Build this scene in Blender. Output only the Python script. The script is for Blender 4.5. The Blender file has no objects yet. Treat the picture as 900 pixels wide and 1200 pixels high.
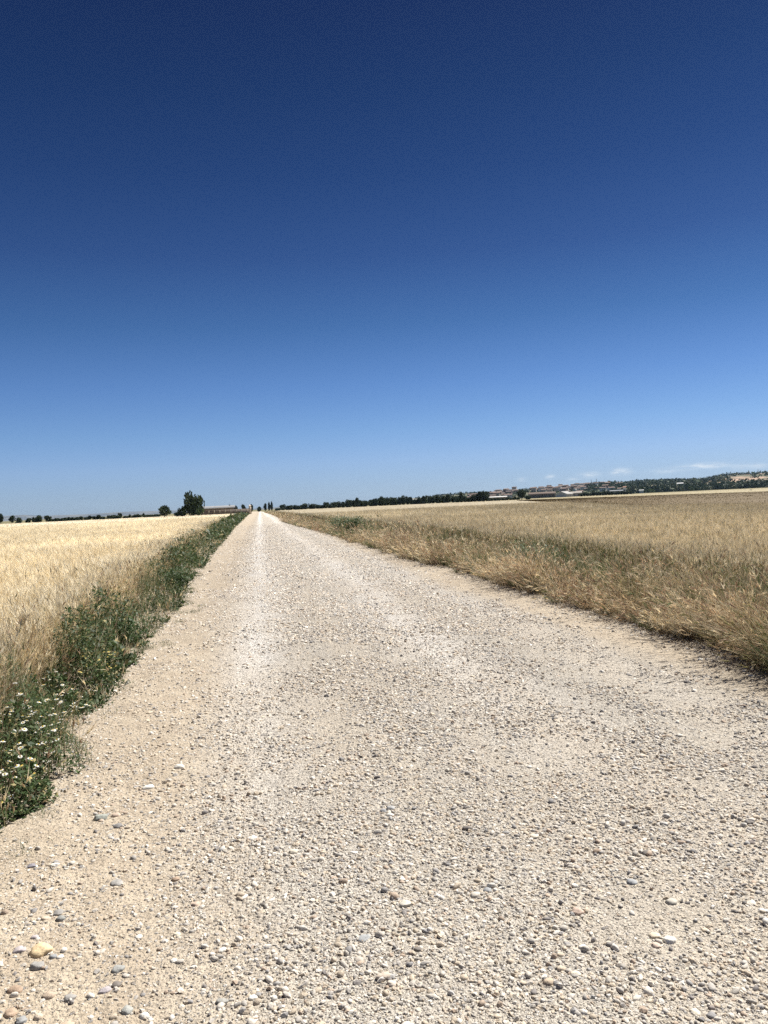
import bpy, math, random
import numpy as np

sc = bpy.context.scene
COL = sc.collection
RNG = np.random.default_rng(7)
random.seed(7)
rad = math.radians

# ------------------------------------------------------------------ camera
F = 900.0; CAM_H = 1.6
YAW, PITCH, ROLL = rad(9.15), rad(0.62), rad(2.6)
def _rx(a):
    c, s = math.cos(a), math.sin(a); return np.array([[1, 0, 0], [0, c, -s], [0, s, c]])
def _rz(a):
    c, s = math.cos(a), math.sin(a); return np.array([[c, -s, 0], [s, c, 0], [0, 0, 1]])
MROT = _rz(-YAW) @ _rx(math.pi / 2 - PITCH) @ _rz(-ROLL)
from mathutils import Matrix, Vector
cam_d = bpy.data.cameras.new('camera'); cam = bpy.data.objects.new('camera', cam_d); COL.objects.link(cam)
m4 = Matrix(MROT.tolist()).to_4x4(); m4.translation = (0, 0, CAM_H)
cam.matrix_world = m4
cam_d.sensor_fit = 'VERTICAL'; cam_d.sensor_height = 36; cam_d.lens = 27
cam_d.clip_start = 0.05; cam_d.clip_end = 30000
sc.camera = cam

# ------------------------------------------------------------------ light
SUN_EL, SUN_AZ = rad(54), rad(58)      # azimuth clockwise from +Y (the track's direction)
W = bpy.data.worlds.new('World'); sc.world = W; W.use_nodes = True
nt = W.node_tree; nt.nodes.clear()
out = nt.nodes.new('ShaderNodeOutputWorld'); bg = nt.nodes.new('ShaderNodeBackground')
sky = nt.nodes.new('ShaderNodeTexSky'); sky.sky_type = 'NISHITA'; sky.sun_disc = False
sky.sun_elevation = SUN_EL; sky.sun_rotation = SUN_AZ
sky.air_density = 1.0; sky.dust_density = 0.3; sky.ozone_density = 2.2; sky.altitude = 200
gam = nt.nodes.new('ShaderNodeGamma'); gam.inputs[1].default_value = 0.8
SKY_SCALE = 1.0
mul = nt.nodes.new('ShaderNodeMixRGB'); mul.blend_type = 'MULTIPLY'; mul.inputs[0].default_value = 1
mul.inputs[2].default_value = (SKY_SCALE, SKY_SCALE, SKY_SCALE, 1)
nt.links.new(sky.outputs[0], gam.inputs[0]); nt.links.new(gam.outputs[0], mul.inputs[1])
# a few small fair-weather clouds low over the hill, by world direction
tc = nt.nodes.new('ShaderNodeTexCoord')
def wmath(op, a, b=None, c=None, clamp=False):
    n = nt.nodes.new('ShaderNodeMath'); n.operation = op; n.use_clamp = clamp
    for i, v in enumerate((a, b, c)):
        if v is None: continue
        if isinstance(v, (int, float)): n.inputs[i].default_value = v
        else: nt.links.new(v, n.inputs[i])
    return n.outputs[0]
sep = nt.nodes.new('ShaderNodeSeparateXYZ'); nt.links.new(tc.outputs['Generated'], sep.inputs[0])
az = wmath('ARCTAN2', sep.outputs[0], sep.outputs[1]); el = wmath('ARCSINE', sep.outputs[2])
comb = nt.nodes.new('ShaderNodeCombineXYZ')
nt.links.new(wmath('MULTIPLY', az, 22.0), comb.inputs[0]); nt.links.new(wmath('MULTIPLY', el, 95.0), comb.inputs[1])
nz = nt.nodes.new('ShaderNodeTexNoise'); nz.inputs['Scale'].default_value = 3.0; nz.inputs['Detail'].default_value = 5
nt.links.new(comb.outputs[0], nz.inputs['Vector'])
cl = None
def dirof(px, py):
    d = MROT @ np.array([(px - 450) / F, -(py - 600) / F, -1.0]); d /= np.linalg.norm(d)
    return math.atan2(d[0], d[1]), math.asin(d[2])
for (cx, cy, rx, ry, s) in ((825, 546, 20, 2.6, .72), (881, 546.5, 20, 2.4, .42), (727, 553, 9, 3.2, .75), (691, 556.5, 9, 3.0, .5), (645, 559, 5, 2.2, .5), (611, 562, 4, 2, .45), (780, 552, 16, 2.6, .3), (671, 562, 6, 2, .3)):
    a0, e0 = dirof(cx, cy)
    u = wmath('DIVIDE', wmath('SUBTRACT', az, a0), rx / F); v = wmath('DIVIDE', wmath('SUBTRACT', el, e0), ry / F)
    r2 = wmath('ADD', wmath('MULTIPLY', u, u), wmath('MULTIPLY', v, v))
    g_ = wmath('MULTIPLY', wmath('POWER', 2.718, wmath('MULTIPLY', r2, -0.9)), s)
    cl = g_ if cl is None else wmath('ADD', cl, g_)
# grade the clear sky by elevation: deep blue overhead, pale towards the horizon
GR = [(1.0, (.39, .527, .86)), (3.19, (.3941, .5269, .8484)), (5.40, (.3319, .4848, .7746)), (8.83, (.2444, .3909, .6718)), (13.10, (.1501, .2789, .4982)),
      (17.80, (.0980, .1840, .3710)), (23.05, (.0640, .1330, .2870)), (28.16, (.0470, .1020, .2270)), (32.72, (.0410, .0800, .1870)), (50, (.03, .06, .16))]
ramp = nt.nodes.new('ShaderNodeValToRGB'); nt.links.new(wmath('DIVIDE', el, rad(50.0)), ramp.inputs[0])
els = ramp.color_ramp.elements
els[0].position = 0; els[0].color = (*GR[0][1], 1); els[1].position = 1; els[1].color = (*GR[-1][1], 1)
for e_, c_ in GR[1:-1]:
    k_ = els.new(e_ / 50.0); k_.color = (*c_, 1)
grade = nt.nodes.new('ShaderNodeMixRGB'); grade.blend_type = 'MULTIPLY'; grade.inputs[0].default_value = 1
nt.links.new(mul.outputs[0], grade.inputs[1]); nt.links.new(ramp.outputs[0], grade.inputs[2])
cf = wmath('MULTIPLY', cl, wmath('MULTIPLY_ADD', nz.outputs[0], 3.6, -1.05, clamp=True), clamp=True)
mixc = nt.nodes.new('ShaderNodeMixRGB'); nt.links.new(cf, mixc.inputs[0]); nt.links.new(grade.outputs[0], mixc.inputs[1])
mixc.inputs[2].default_value = (4.4, 4.7, 5.0, 1)
nt.links.new(mixc.outputs[0], bg.inputs[0]); bg.inputs[1].default_value = 0.10
nt.links.new(bg.outputs[0], out.inputs[0])

sl = bpy.data.lights.new('sun', 'SUN'); sl.energy = 5.0; sl.angle = rad(0.53); sl.color = (1, .965, .91)
sun = bpy.data.objects.new('sun', sl); COL.objects.link(sun)
sd = Vector((math.sin(SUN_AZ) * math.cos(SUN_EL), math.cos(SUN_AZ) * math.cos(SUN_EL), math.sin(SUN_EL)))
sun.rotation_euler = sd.to_track_quat('Z', 'Y').to_euler(); sun.location = (20, 20, 60)
sc.view_settings.view_transform = 'Standard'; sc.view_settings.look = 'None'
sc.view_settings.exposure = 0.9; sc.view_settings.gamma = 1; sc.view_settings.use_curve_mapping = False
sc.cycles.max_bounces = 6; sc.cycles.diffuse_bounces = 3; sc.cycles.transmission_bounces = 3
sc.cycles.volume_bounces = 0
sc.cycles.use_denoising = False; sc.cycles.use_adaptive_sampling = False

# ------------------------------------------------------------------ helpers
def ground(px, py, z=0.0):
    d = MROT @ np.array([(px - 450) / F, -(py - 600) / F, -1.0]); t = (z - CAM_H) / d[2]
    return d[0] * t, d[1] * t
def polar(px, Z):
    xc = (px - 450) / F * Z
    return Z * math.sin(YAW) + xc * math.cos(YAW), Z * math.cos(YAW) - xc * math.sin(YAW)
def HZ(px): return 610.7 - 0.0455 * px
def height_at(px, py, Z): return CAM_H + (HZ(px) - py) * Z / F

def _h(ix, iy, seed):
    n = (ix.astype(np.int64) * 374761393 + iy.astype(np.int64) * 668265263 + seed * 974634777) & 0x7fffffff
    n = ((n ^ (n >> 13)) * 1274126177) & 0x7fffffff
    return ((n ^ (n >> 16)) & 0xffff) / 65535.0
def vnoise(x, y, seed=0):
    x = np.asarray(x, float); y = np.asarray(y, float)
    ix = np.floor(x); iy = np.floor(y); fx = x - ix; fy = y - iy
    fx = fx * fx * (3 - 2 * fx); fy = fy * fy * (3 - 2 * fy)
    a = _h(ix, iy, seed); b = _h(ix + 1, iy, seed); c = _h(ix, iy + 1, seed); d = _h(ix + 1, iy + 1, seed)
    return (a * (1 - fx) + b * fx) * (1 - fy) + (c * (1 - fx) + d * fx) * fy
def fbm(x, y, seed=0, o=4):
    s = 0; a = .5; t = 0
    for i in range(o):
        s = s + a * vnoise(x, y, seed + i * 17); t += a; a *= .55; x = x * 2.03; y = y * 2.03
    return s / t
def sstep(a, b, x):
    t = np.clip((np.asarray(x, float) - a) / (b - a), 0, 1); return t * t * (3 - 2 * t)

class MB:
    """collects vertices, faces and vertex colours and links them as one mesh object"""
    def __init__(s): s.v = []; s.c = []; s.f = []; s.n = 0; s.flat = []
    def add(s, v, f, c):
        v = np.asarray(v, np.float32).reshape(-1, 3); f = np.asarray(f, np.int64)
        c = np.asarray(c, np.float32)
        if c.ndim == 1: c = np.tile(c, (len(v), 1))
        s.v.append(v); s.c.append(c); s.f.append(f + s.n); s.n += len(v)
    def box(s, x0, x1, y0, y1, z0, z1, c):
        v = [(x, y, z) for z in (z0, z1) for y in (y0, y1) for x in (x0, x1)]
        s.add(v, [(0, 2, 3, 1), (4, 5, 7, 6), (0, 1, 5, 4), (2, 6, 7, 3), (0, 4, 6, 2), (1, 3, 7, 5)], c)
    def mesh(s, name, mat, smooth=False, flatmin=0):
        me = bpy.data.meshes.new(name)
        v = np.concatenate(s.v); c = np.concatenate(s.c)
        me.vertices.add(len(v)); me.vertices.foreach_set('co', v.ravel())
        tot = np.concatenate([np.full(len(f), f.shape[1], np.int32) for f in s.f])
        loops = np.concatenate([f.ravel() for f in s.f]).astype(np.int32)
        starts = np.zeros(len(tot), np.int32); starts[1:] = np.cumsum(tot)[:-1]
        me.loops.add(len(loops)); me.loops.foreach_set('vertex_index', loops)
        me.polygons.add(len(tot)); me.polygons.foreach_set('loop_start', starts)
        if smooth: me.polygons.foreach_set('use_smooth', np.concatenate(s.flat) if s.flat else np.ones(len(tot), bool))
        at = me.color_attributes.new('Col', 'FLOAT_COLOR', 'POINT')
        at.data.foreach_set('color', np.concatenate([c, np.ones((len(c), 1), np.float32)], 1).ravel())
        me.update(calc_edges=True)
        me.materials.append(mat)
        return me
    def build(s, name, mat, parent=None, smooth=False):
        o = bpy.data.objects.new(name, s.mesh(name, mat, smooth)); COL.objects.link(o)
        if parent is not None: o.parent = parent
        return o
def tag(o, label=None, cat=None, group=None, kind=None):
    if label: o['label'] = label
    if cat: o['category'] = cat
    if group: o['group'] = group
    if kind: o['kind'] = kind
    return o
def empty(name, loc, rz=0, sc_=(1, 1, 1)):
    o = bpy.data.objects.new(name, None); COL.objects.link(o); o.location = loc; o.rotation_euler = (0, 0, rz); o.scale = sc_
    o.empty_display_size = .1
    return o
def child(name, me, parent):
    o = bpy.data.objects.new(name, me); COL.objects.link(o); o.parent = parent; return o

# ------------------------------------------------------------------ materials
def new_mat(name):
    m = bpy.data.materials.new(name); m.use_nodes = True; m.node_tree.nodes.clear(); return m, m.node_tree
def attr_mat(name, rough=.85, spec=.25, var=.25, vscale=30, bump=0.0, bscale=80, trans=0.0):
    m, t = new_mat(name); N = t.nodes.new; L = t.links.new
    o = N('ShaderNodeOutputMaterial'); a = N('ShaderNodeAttribute'); a.attribute_name = 'Col'
    c = N('ShaderNodeTexCoord'); n = N('ShaderNodeTexNoise'); n.inputs['Scale'].default_value = vscale; n.inputs['Detail'].default_value = 4
    L(c.outputs['Object'], n.inputs['Vector'])
    r = N('ShaderNodeMapRange'); r.inputs[3].default_value = 1 - var; r.inputs[4].default_value = 1 + var
    r.inputs[1].default_value = .25; r.inputs[2].default_value = .75
    L(n.outputs[0], r.inputs[0])
    mx = N('ShaderNodeMixRGB'); mx.blend_type = 'MULTIPLY'; mx.inputs[0].default_value = 1
    L(a.outputs[0], mx.inputs[1]); L(r.outputs[0], mx.inputs[2])
    p = N('ShaderNodeBsdfPrincipled'); p.inputs['Roughness'].default_value = rough
    p.inputs['Specular IOR Level'].default_value = spec
    L(mx.outputs[0], p.inputs['Base Color'])
    last = p.outputs[0]
    if bump:
        n2 = N('ShaderNodeTexNoise'); n2.inputs['Scale'].default_value = bscale; n2.inputs['Detail'].default_value = 3
        L(c.outputs['Object'], n2.inputs['Vector'])
        b = N('ShaderNodeBump'); b.inputs['Strength'].default_value = 1; b.inputs['Distance'].default_value = bump
        L(n2.outputs[0], b.inputs['Height']); L(b.outputs[0], p.inputs['Normal'])
    if trans:
        tr = N('ShaderNodeBsdfTranslucent'); L(mx.outputs[0], tr.inputs[0])
        ms = N('ShaderNodeMixShader'); ms.inputs[0].default_value = trans
        L(last, ms.inputs[1]); L(tr.outputs[0], ms.inputs[2]); last = ms.outputs[0]
    L(last, o.inputs[0]); return m
M_STONE = attr_mat('river_stone', .75, .3, .22, 90, .0015, 260)
M_STRAW = attr_mat('dry_straw', .7, .25, .12, 6, trans=.2)
M_LEAF = attr_mat('green_leaf', .6, .35, .2, 9, trans=.25)
M_CROWN = attr_mat('tree_foliage', .7, .2, .3, 1.2, trans=.15)
M_BARK = attr_mat('bark', .9, .1, .25, 6, .02, 14)
M_PAINT = attr_mat('masonry', .85, .2, .12, .8, .01, 3)
M_PETAL = attr_mat('petal', .6, .2, .05, 50, trans=.3)
M_CANOPY = attr_mat('crop_canopy', .9, .1, .22, 5, .05, 9)
M_METAL = attr_mat('painted_metal', .5, .4, .05, 3)

def earth_mat():
    m, t = new_mat('earth'); N = t.nodes.new; L = t.links.new
    o = N('ShaderNodeOutputMaterial'); c = N('ShaderNodeTexCoord')
    n = N('ShaderNodeTexNoise'); n.inputs['Scale'].default_value = .02; n.inputs['Detail'].default_value = 8; L(c.outputs['Object'], n.inputs['Vector'])
    cr = N('ShaderNodeValToRGB'); cr.color_ramp.elements[0].position = .35; cr.color_ramp.elements[0].color = (.07, .085, .035, 1)
    cr.color_ramp.elements[1].position = .65; cr.color_ramp.elements[1].color = (.27, .22, .13, 1)
    L(n.outputs[0], cr.inputs[0])
    p = N('ShaderNodeBsdfPrincipled'); p.inputs['Roughness'].default_value = .95; p.inputs['Specular IOR Level'].default_value = .1
    L(cr.outputs[0], p.inputs['Base Color'])
    n2 = N('ShaderNodeTexNoise'); n2.inputs['Scale'].default_value = 6; n2.inputs['Detail'].default_value = 6; L(c.outputs['Object'], n2.inputs['Vector'])
    b = N('ShaderNodeBump'); b.inputs['Distance'].default_value = .05; L(n2.outputs[0], b.inputs['Height']); L(b.outputs[0], p.inputs['Normal'])
    L(p.outputs[0], o.inputs[0]); return m

def road_mat():
    m, t = new_mat('gravel_track'); N = t.nodes.new; L = t.links.new
    o = N('ShaderNodeOutputMaterial'); c = N('ShaderNodeTexCoord'); at = N('ShaderNodeAttribute'); at.attribute_name = 'Col'
    sp = N('ShaderNodeSeparateColor'); L(at.outputs[0], sp.inputs[0])          # R gravel share, G damp/brown share
    def noise(s, d=4, dist=0):
        n = N('ShaderNodeTexNoise'); n.inputs['Scale'].default_value = s; n.inputs['Detail'].default_value = d; n.inputs['Distortion'].default_value = dist
        L(c.outputs['Object'], n.inputs['Vector']); return n
    def mix(a, b, f, bt='MIX'):
        x = N('ShaderNodeMixRGB'); x.blend_type = bt
        for i, q in ((0, f), (1, a), (2, b)):
            if hasattr(q, 'is_output'): L(q, x.inputs[i])
            elif isinstance(q, tuple): x.inputs[i].default_value = (*q, 1)
            else: x.inputs[i].default_value = q
        return x.outputs[0]
    def mr(x, a, b, p, q):
        r = N('ShaderNodeMapRange'); L(x, r.inputs[0]); r.inputs[1].default_value = a; r.inputs[2].default_value = b
        r.inputs[3].default_value = p; r.inputs[4].default_value = q; return r.outputs[0]
    sand = mix((.395, .325, .24), (.475, .40, .30), mr(noise(5, 6).outputs[0], .35, .65, 0, 1))
    base = mix(sand, mix((.49, .45, .385), (.82, .785, .73), sp.outputs[2]), sp.outputs[0])
    base = mix(base, (.27, .215, .155), sp.outputs[1])
    # pebbles in the surface: two sizes of cells, coloured one by one
    def pebbles(scale, lo, thr):
        v = N('ShaderNodeTexVoronoi'); v.inputs['Scale'].default_value = scale; L(c.outputs['Object'], v.inputs['Vector'])
        v.inputs['Randomness'].default_value = 1
        s2 = N('ShaderNodeSeparateColor'); L(v.outputs['Color'], s2.inputs[0])
        ramp = N('ShaderNodeValToRGB'); e = ramp.color_ramp.elements
        e[0].position = 0; e[0].color = (.13, .12, .11, 1); e[1].position = 1; e[1].color = (.70, .67, .62, 1)
        k = e.new(.35); k.color = (.36, .31, .26, 1); k = e.new(.62); k.color = (.46, .40, .31, 1)
        L(s2.outputs[0], ramp.inputs[0])
        inside = mr(v.outputs['Distance'], .28, .42, 1, 0)
        th = N('ShaderNodeMath'); th.operation = 'LESS_THAN'; L(s2.outputs[1], th.inputs[0])
        mm = N('ShaderNodeMath'); mm.operation = 'MULTIPLY_ADD'; L(sp.outputs[0], mm.inputs[0]); mm.inputs[1].default_value = thr; mm.inputs[2].default_value = lo
        L(mm.outputs[0], th.inputs[1])
        fm = N('ShaderNodeMath'); fm.operation = 'MULTIPLY'; L(inside, fm.inputs[0]); L(th.outputs[0], fm.inputs[1])
        return fm.outputs[0], ramp.outputs[0], v
    f1, c1, v1 = pebbles(110, .25, .6)
    f2, c2, v2 = pebbles(48, .10, .45)
    f3, c3, v3 = pebbles(260, .4, .5)
    colr = mix(base, c3, f3); colr = mix(colr, c1, f1); colr = mix(colr, c2, f2)
    g = noise(380, 2); colr = mix(colr, mix((.72, .72, .72), (1.22, 1.22, 1.22), g.outputs[0]), 1.0, 'MULTIPLY')
    p = N('ShaderNodeBsdfPrincipled'); p.inputs['Roughness'].default_value = .92; p.inputs['Specular IOR Level'].default_value = .15
    L(colr, p.inputs['Base Color'])
    def madd(a, k, b=None):
        x = N('ShaderNodeMath'); x.operation = 'MULTIPLY_ADD'; L(a, x.inputs[0]); x.inputs[1].default_value = k
        if b is None: x.inputs[2].default_value = 0
        else: L(b, x.inputs[2])
        return x.outputs[0]
    hgt = madd(f1, .5); hgt = madd(f2, 1.0, hgt); hgt = madd(f3, .22, hgt); hgt = madd(noise(60, 6).outputs[0], 1.0, hgt); hgt = madd(noise(14, 4).outputs[0], 1.5, hgt)
    b = N('ShaderNodeBump'); b.inputs['Distance'].default_value = .017; L(hgt, b.inputs['Height']); L(b.outputs[0], p.inputs['Normal'])
    L(p.outputs[0], o.inputs[0]); return m

# ------------------------------------------------------------------ plan of the place
LY = [0, 4.3, 4.93, 5.5, 6.2, 7.4, 8.1, 9.2, 10.5, 13.4, 15.8, 18.6, 26.6, 36, 74, 198, 461, 700]
LX = [-1.40, -1.34, -1.26, -1.29, -1.37, -1.26, -1.46, -1.44, -1.46, -1.40, -1.65, -1.7, -1.78, -1.88, -2.45, -3.4, -5.0, -7]
RY = [0, 5.75, 6.3, 7.4, 8.5, 11, 16.3, 20.5, 28.8, 41, 56, 72, 88, 110, 212, 411, 700]
RX = [4.0, 4.07, 4.14, 4.27, 4.2, 4.2, 4.26, 3.98, 3.8, 3.75, 3.36, 2.9, 2.62, 3.0, 3.2, 1.2, -1]
WY = [0, 5.7, 7.2, 9.9, 17.8, 36, 60, 198, 461, 700]
WX = [-1.80, -1.86, -1.95, -2.05, -2.5, -3.1, -4.0, -6.6, -10, -13]
FY = [0, 8, 13, 25, 60, 110, 212, 411, 700]
FX = [5.75, 5.8, 5.95, 6.3, 6.6, 6.6, 6.8, 6.5, 5]
def edgeL(y): return np.interp(y, LY, LX) + .10 * (vnoise(y * 1.7, y * 0 + 3, 5) - .5)
def edgeR(y): return np.interp(y, RY, RX) + .26 * (vnoise(y * .9, y * 0 + 9, 6) - .5) + .16 * (vnoise(y * 2.7, y * 0 + 9, 7) - .5)
def wheatL(y): return np.interp(y, WY, WX) + .25 * (vnoise(y * .8, y * 0, 8) - .5)
def wheatR(y): return np.interp(y, FY, FX) + .3 * (vnoise(y * .5, y * 0, 9) - .5)
def roadz(x, y):
    r = .010 * (fbm(x * 11, y * 9, 25, 2) - .5) + .035 * (fbm(x * .8, y * .45, 21) - .5) + .016 * (fbm(x * 4, y * 3, 22, 3) - .5)
    ruts = -.018 * np.exp(-((x + .35) / .35) ** 2) - .02 * np.exp(-((x - 1.35) / .4) ** 2) - .015 * np.exp(-((x - 2.9) / .35) ** 2)
    return .035 + r + ruts
def gravelness(x, y):
    w = .35 * (fbm(y * .35, y * 0 + 2, 31, 3) - .5)
    w = w + .42 * sstep(6, 14, y)
    g = sstep(-.75, .15, x + w) * (1 - sstep(3.15, 3.85, x + w - .2 * sstep(6, 14, y)))
    g = g * (.55 + .45 * sstep(.3, .65, fbm(x * 2.6, y * .35, 33, 4)))
    g = g + .18 * (fbm(x * 1.2, y * 1.2, 34, 3) - .5)
    g = g * (.72 + .28 * np.clip(1 - np.abs(np.sin((x + .1) * 2.35)), 0, 1)) * 1.15
    return np.clip(g, 0, 1)
def wheeltrack(x, y):
    t = np.exp(-((x + .1 + .25 * (vnoise(y * .15, 0 * y, 61) - .5)) / .34) ** 2) + .85 * np.exp(-((x - 1.85 + .3 * (vnoise(y * .12, 0 * y, 62) - .5)) / .42) ** 2) + .4 * np.exp(-((x - 3.1) / .3) ** 2)
    return np.clip(t, 0, 1) * sstep(1.5, 9, y)
def brownness(x, y):
    b = .55 * np.exp(-((x + .75 + .2 * (vnoise(y * .2, y * 0, 41) - .5)) / .33) ** 2) * sstep(6, 20, y) * .6
    b = b + .35 * sstep(.55, .8, fbm(x * .9, y * .5, 43, 4)) * (1 - gravelness(x, y))
    return np.clip(b, 0, .6)

# ------------------------------------------------------------------ ground, track
mb = MB()
R_ = 6500
n = 64; ang = np.linspace(0, 2 * math.pi, n, endpoint=False)
ringr = [0, 20, 100, 400, 1500, R_]
vs = [(0, 0, 0)]
for r in ringr[1:]: vs += [(r * math.cos(a), r * math.sin(a), 0) for a in ang]
mb.add(vs, [(0, 1 + i, 1 + (i + 1) % n) for i in range(n)], (.2, .2, .1))
q = []
for k in range(len(ringr) - 2):
    b0, b1 = 1 + k * n, 1 + (k + 1) * n
    q += [(b0 + i, b1 + i, b1 + (i + 1) % n, b0 + (i + 1) % n) for i in range(n)]
mb.f.append(np.array(q))
tag(mb.build('ground', earth_mat()), kind='structure')

def grid_rows(y0, y1, step0, growth):
    ys = [y0]; s = step0
    while ys[-1] < y1:
        s = max(step0, step0 + (ys[-1] - 8) * growth) if ys[-1] > 8 else step0
        ys.append(ys[-1] + s)
    ys[-1] = y1
    return np.array(ys)
ys = grid_rows(-4, 640, .045, .012)
us = np.linspace(0, 1, 170)
xl = np.interp(ys, LY, LX) - .9; xr = np.interp(ys, RY, RX) + .9
X = xl[:, None] + (xr - xl)[:, None] * us[None]; Y = np.repeat(ys[:, None], len(us), 1)
Zr = roadz(X, Y)
Zr = np.where((us[None] < .001) | (us[None] > .999), -.02, Zr)
G = np.stack([gravelness(X, Y), brownness(X, Y), wheeltrack(X, Y)], -1)
def grid_faces(nr, nc):
    i = np.arange(nr - 1)[:, None] * nc + np.arange(nc - 1)[None]
    return np.stack([i, i + 1, i + nc + 1, i + nc], -1).reshape(-1, 4)
mb = MB(); mb.add(np.stack([X, Y, Zr], -1), grid_faces(len(ys), len(us)), G.reshape(-1, 3))
tag(mb.build('gravel_road', road_mat(), smooth=True), kind='structure')

# ------------------------------------------------------------------ stones
def ico():
    t = (1 + 5 ** .5) / 2
    v = np.array([(-1, t, 0), (1, t, 0), (-1, -t, 0), (1, -t, 0), (0, -1, t), (0, 1, t), (0, -1, -t), (0, 1, -t), (t, 0, -1), (t, 0, 1), (-t, 0, -1), (-t, 0, 1)], float)
    v /= np.linalg.norm(v[0])
    f = np.array([(0, 11, 5), (0, 5, 1), (0, 1, 7), (0, 7, 10), (0, 10, 11), (1, 5, 9), (5, 11, 4), (11, 10, 2), (10, 7, 6), (7, 1, 8), (3, 9, 4), (3, 4, 2), (3, 2, 6), (3, 6, 8), (3, 8, 9), (4, 9, 5), (2, 4, 11), (6, 2, 10), (8, 6, 7), (9, 8, 1)])
    return v, f
def subdiv(v, f):
    v = list(map(tuple, v)); cache = {}; nf = []
    def mid(a, b):
        k = (min(a, b), max(a, b))
        if k not in cache:
            p = np.array(v[a]) + np.array(v[b]); v.append(tuple(p / np.linalg.norm(p))); cache[k] = len(v) - 1
        return cache[k]
    for a, b, c in f:
        ab, bc, ca = mid(a, b), mid(b, c), mid(c, a); nf += [(a, ab, ca), (b, bc, ab), (c, ca, bc), (ab, bc, ca)]
    return np.array(v), np.array(nf)
ICO0 = ico(); ICO1 = subdiv(*ICO0); ICO2 = subdiv(*ICO1)
OCT = (np.array([(1, 0, 0), (-1, 0, 0), (0, 1, 0), (0, -1, 0), (0, 0, 1), (0, 0, -1)], float),
       np.array([(0, 2, 4), (2, 1, 4), (1, 3, 4), (3, 0, 4), (2, 0, 5), (1, 2, 5), (3, 1, 5), (0, 3, 5)]))
PAL = np.array([(.52, .475, .41), (.60, .55, .47), (.40, .37, .33), (.29, .275, .26), (.50, .42, .32), (.42, .33, .25), (.66, .62, .55), (.22, .20, .185), (.54, .455, .345), (.40, .385, .36)])
PW = np.array([.2, .18, .12, .06, .14, .06, .09, .03, .1, .02]); PW = PW / PW.sum()
def stones(mb, x, y, r, base, jit=.16):
    v0, f0 = base; n = len(x); k = len(v0)
    a = RNG.uniform(0, 2 * math.pi, n); ax = RNG.uniform(.75, 1.45, n); ay = RNG.uniform(.5, 1.0, n); azz = RNG.uniform(.4, .95, n)
    d = 1 + RNG.uniform(-jit, jit, (n, k))
    p = v0[None] * d[..., None] * np.stack([ax, ay, azz], -1)[:, None] * r[:, None, None]
    tilt = RNG.uniform(-.35, .35, n)
    px = p[..., 0] * np.cos(tilt)[:, None] + p[..., 2] * np.sin(tilt)[:, None]; pz = -p[..., 0] * np.sin(tilt)[:, None] + p[..., 2] * np.cos(tilt)[:, None]
    ca, sa = np.cos(a)[:, None], np.sin(a)[:, None]
    qx = px * ca - p[..., 1] * sa; qy = px * sa + p[..., 1] * ca
    P = np.stack([qx + x[:, None], qy + y[:, None], pz + (roadz(x, y) + r * azz * RNG.uniform(-.35, .45, n))[:, None]], -1)
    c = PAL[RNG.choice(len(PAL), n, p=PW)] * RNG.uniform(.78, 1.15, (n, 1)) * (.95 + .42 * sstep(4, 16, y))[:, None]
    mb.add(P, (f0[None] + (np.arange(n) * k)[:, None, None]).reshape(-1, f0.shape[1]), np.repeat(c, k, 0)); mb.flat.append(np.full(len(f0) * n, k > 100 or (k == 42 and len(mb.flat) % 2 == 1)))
def scatter(y0, y1, dens, x0=-3.0, x1=6.5, margin=.25, wt=None):
    """points on the track inside the wedge the camera could see"""
    n = int((y1 - y0) * (x1 - x0) * dens); x = RNG.uniform(x0, x1, n); y = RNG.uniform(y0, y1, n)
    zc = x * math.sin(YAW) + y * math.cos(YAW); xc = x * math.cos(YAW) - y * math.sin(YAW)
    ok = np.abs(xc) < zc * .5 + margin + .3
    ok &= (x > edgeL(y) - .35) & (x < edgeR(y) + .35)
    x, y = x[ok], y[ok]
    g = .16 + .84 * gravelness(x, y)
    cl_ = .14 + 1.5 * sstep(.36, .66, .6 * fbm(x * 2.2, y * 2.2, 51, 3) + .4 * fbm(x * .8, y * .6, 52, 3))
    k = RNG.uniform(0, 1, len(x)) < g * cl_ * (1 - .72 * wheeltrack(x, y)) * (1.1 + .35 * (fbm(x * 3.2, y * .22, 57, 3) - .5))
    return x[k], y[k]
mb = MB()
for (y0, y1, dens, base, rmin, sig, rmax) in (
        (1.5, 4.2, 5200, ICO0, .0035, .5, .012), (1.5, 5.5, 800, ICO1, .0062, .42, .0165), (1.5, 7.0, 3, ICO2, .013, .2, .020),
        (4.2, 8.5, 3000, ICO0, .0052, .48, .017), (5.5, 12, 240, ICO1, .009, .4, .022),
        (8.5, 16, 1100, ICO0, .0078, .42, .024), (16, 34, 420, OCT, .012, .42, .034), (34, 80, 80, OCT, .018, .4, .05)):
    x, y = scatter(y0, y1, dens)
    r = np.clip(rmin * np.exp(np.abs(RNG.normal(0, sig, len(x)))), 0, rmax)
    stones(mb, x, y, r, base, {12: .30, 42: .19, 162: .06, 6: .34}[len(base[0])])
tag(mb.build('gravel', M_STONE, smooth=True), 'loose pale gravel and pebbles strewn over the track', 'gravel', kind='stuff')

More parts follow.
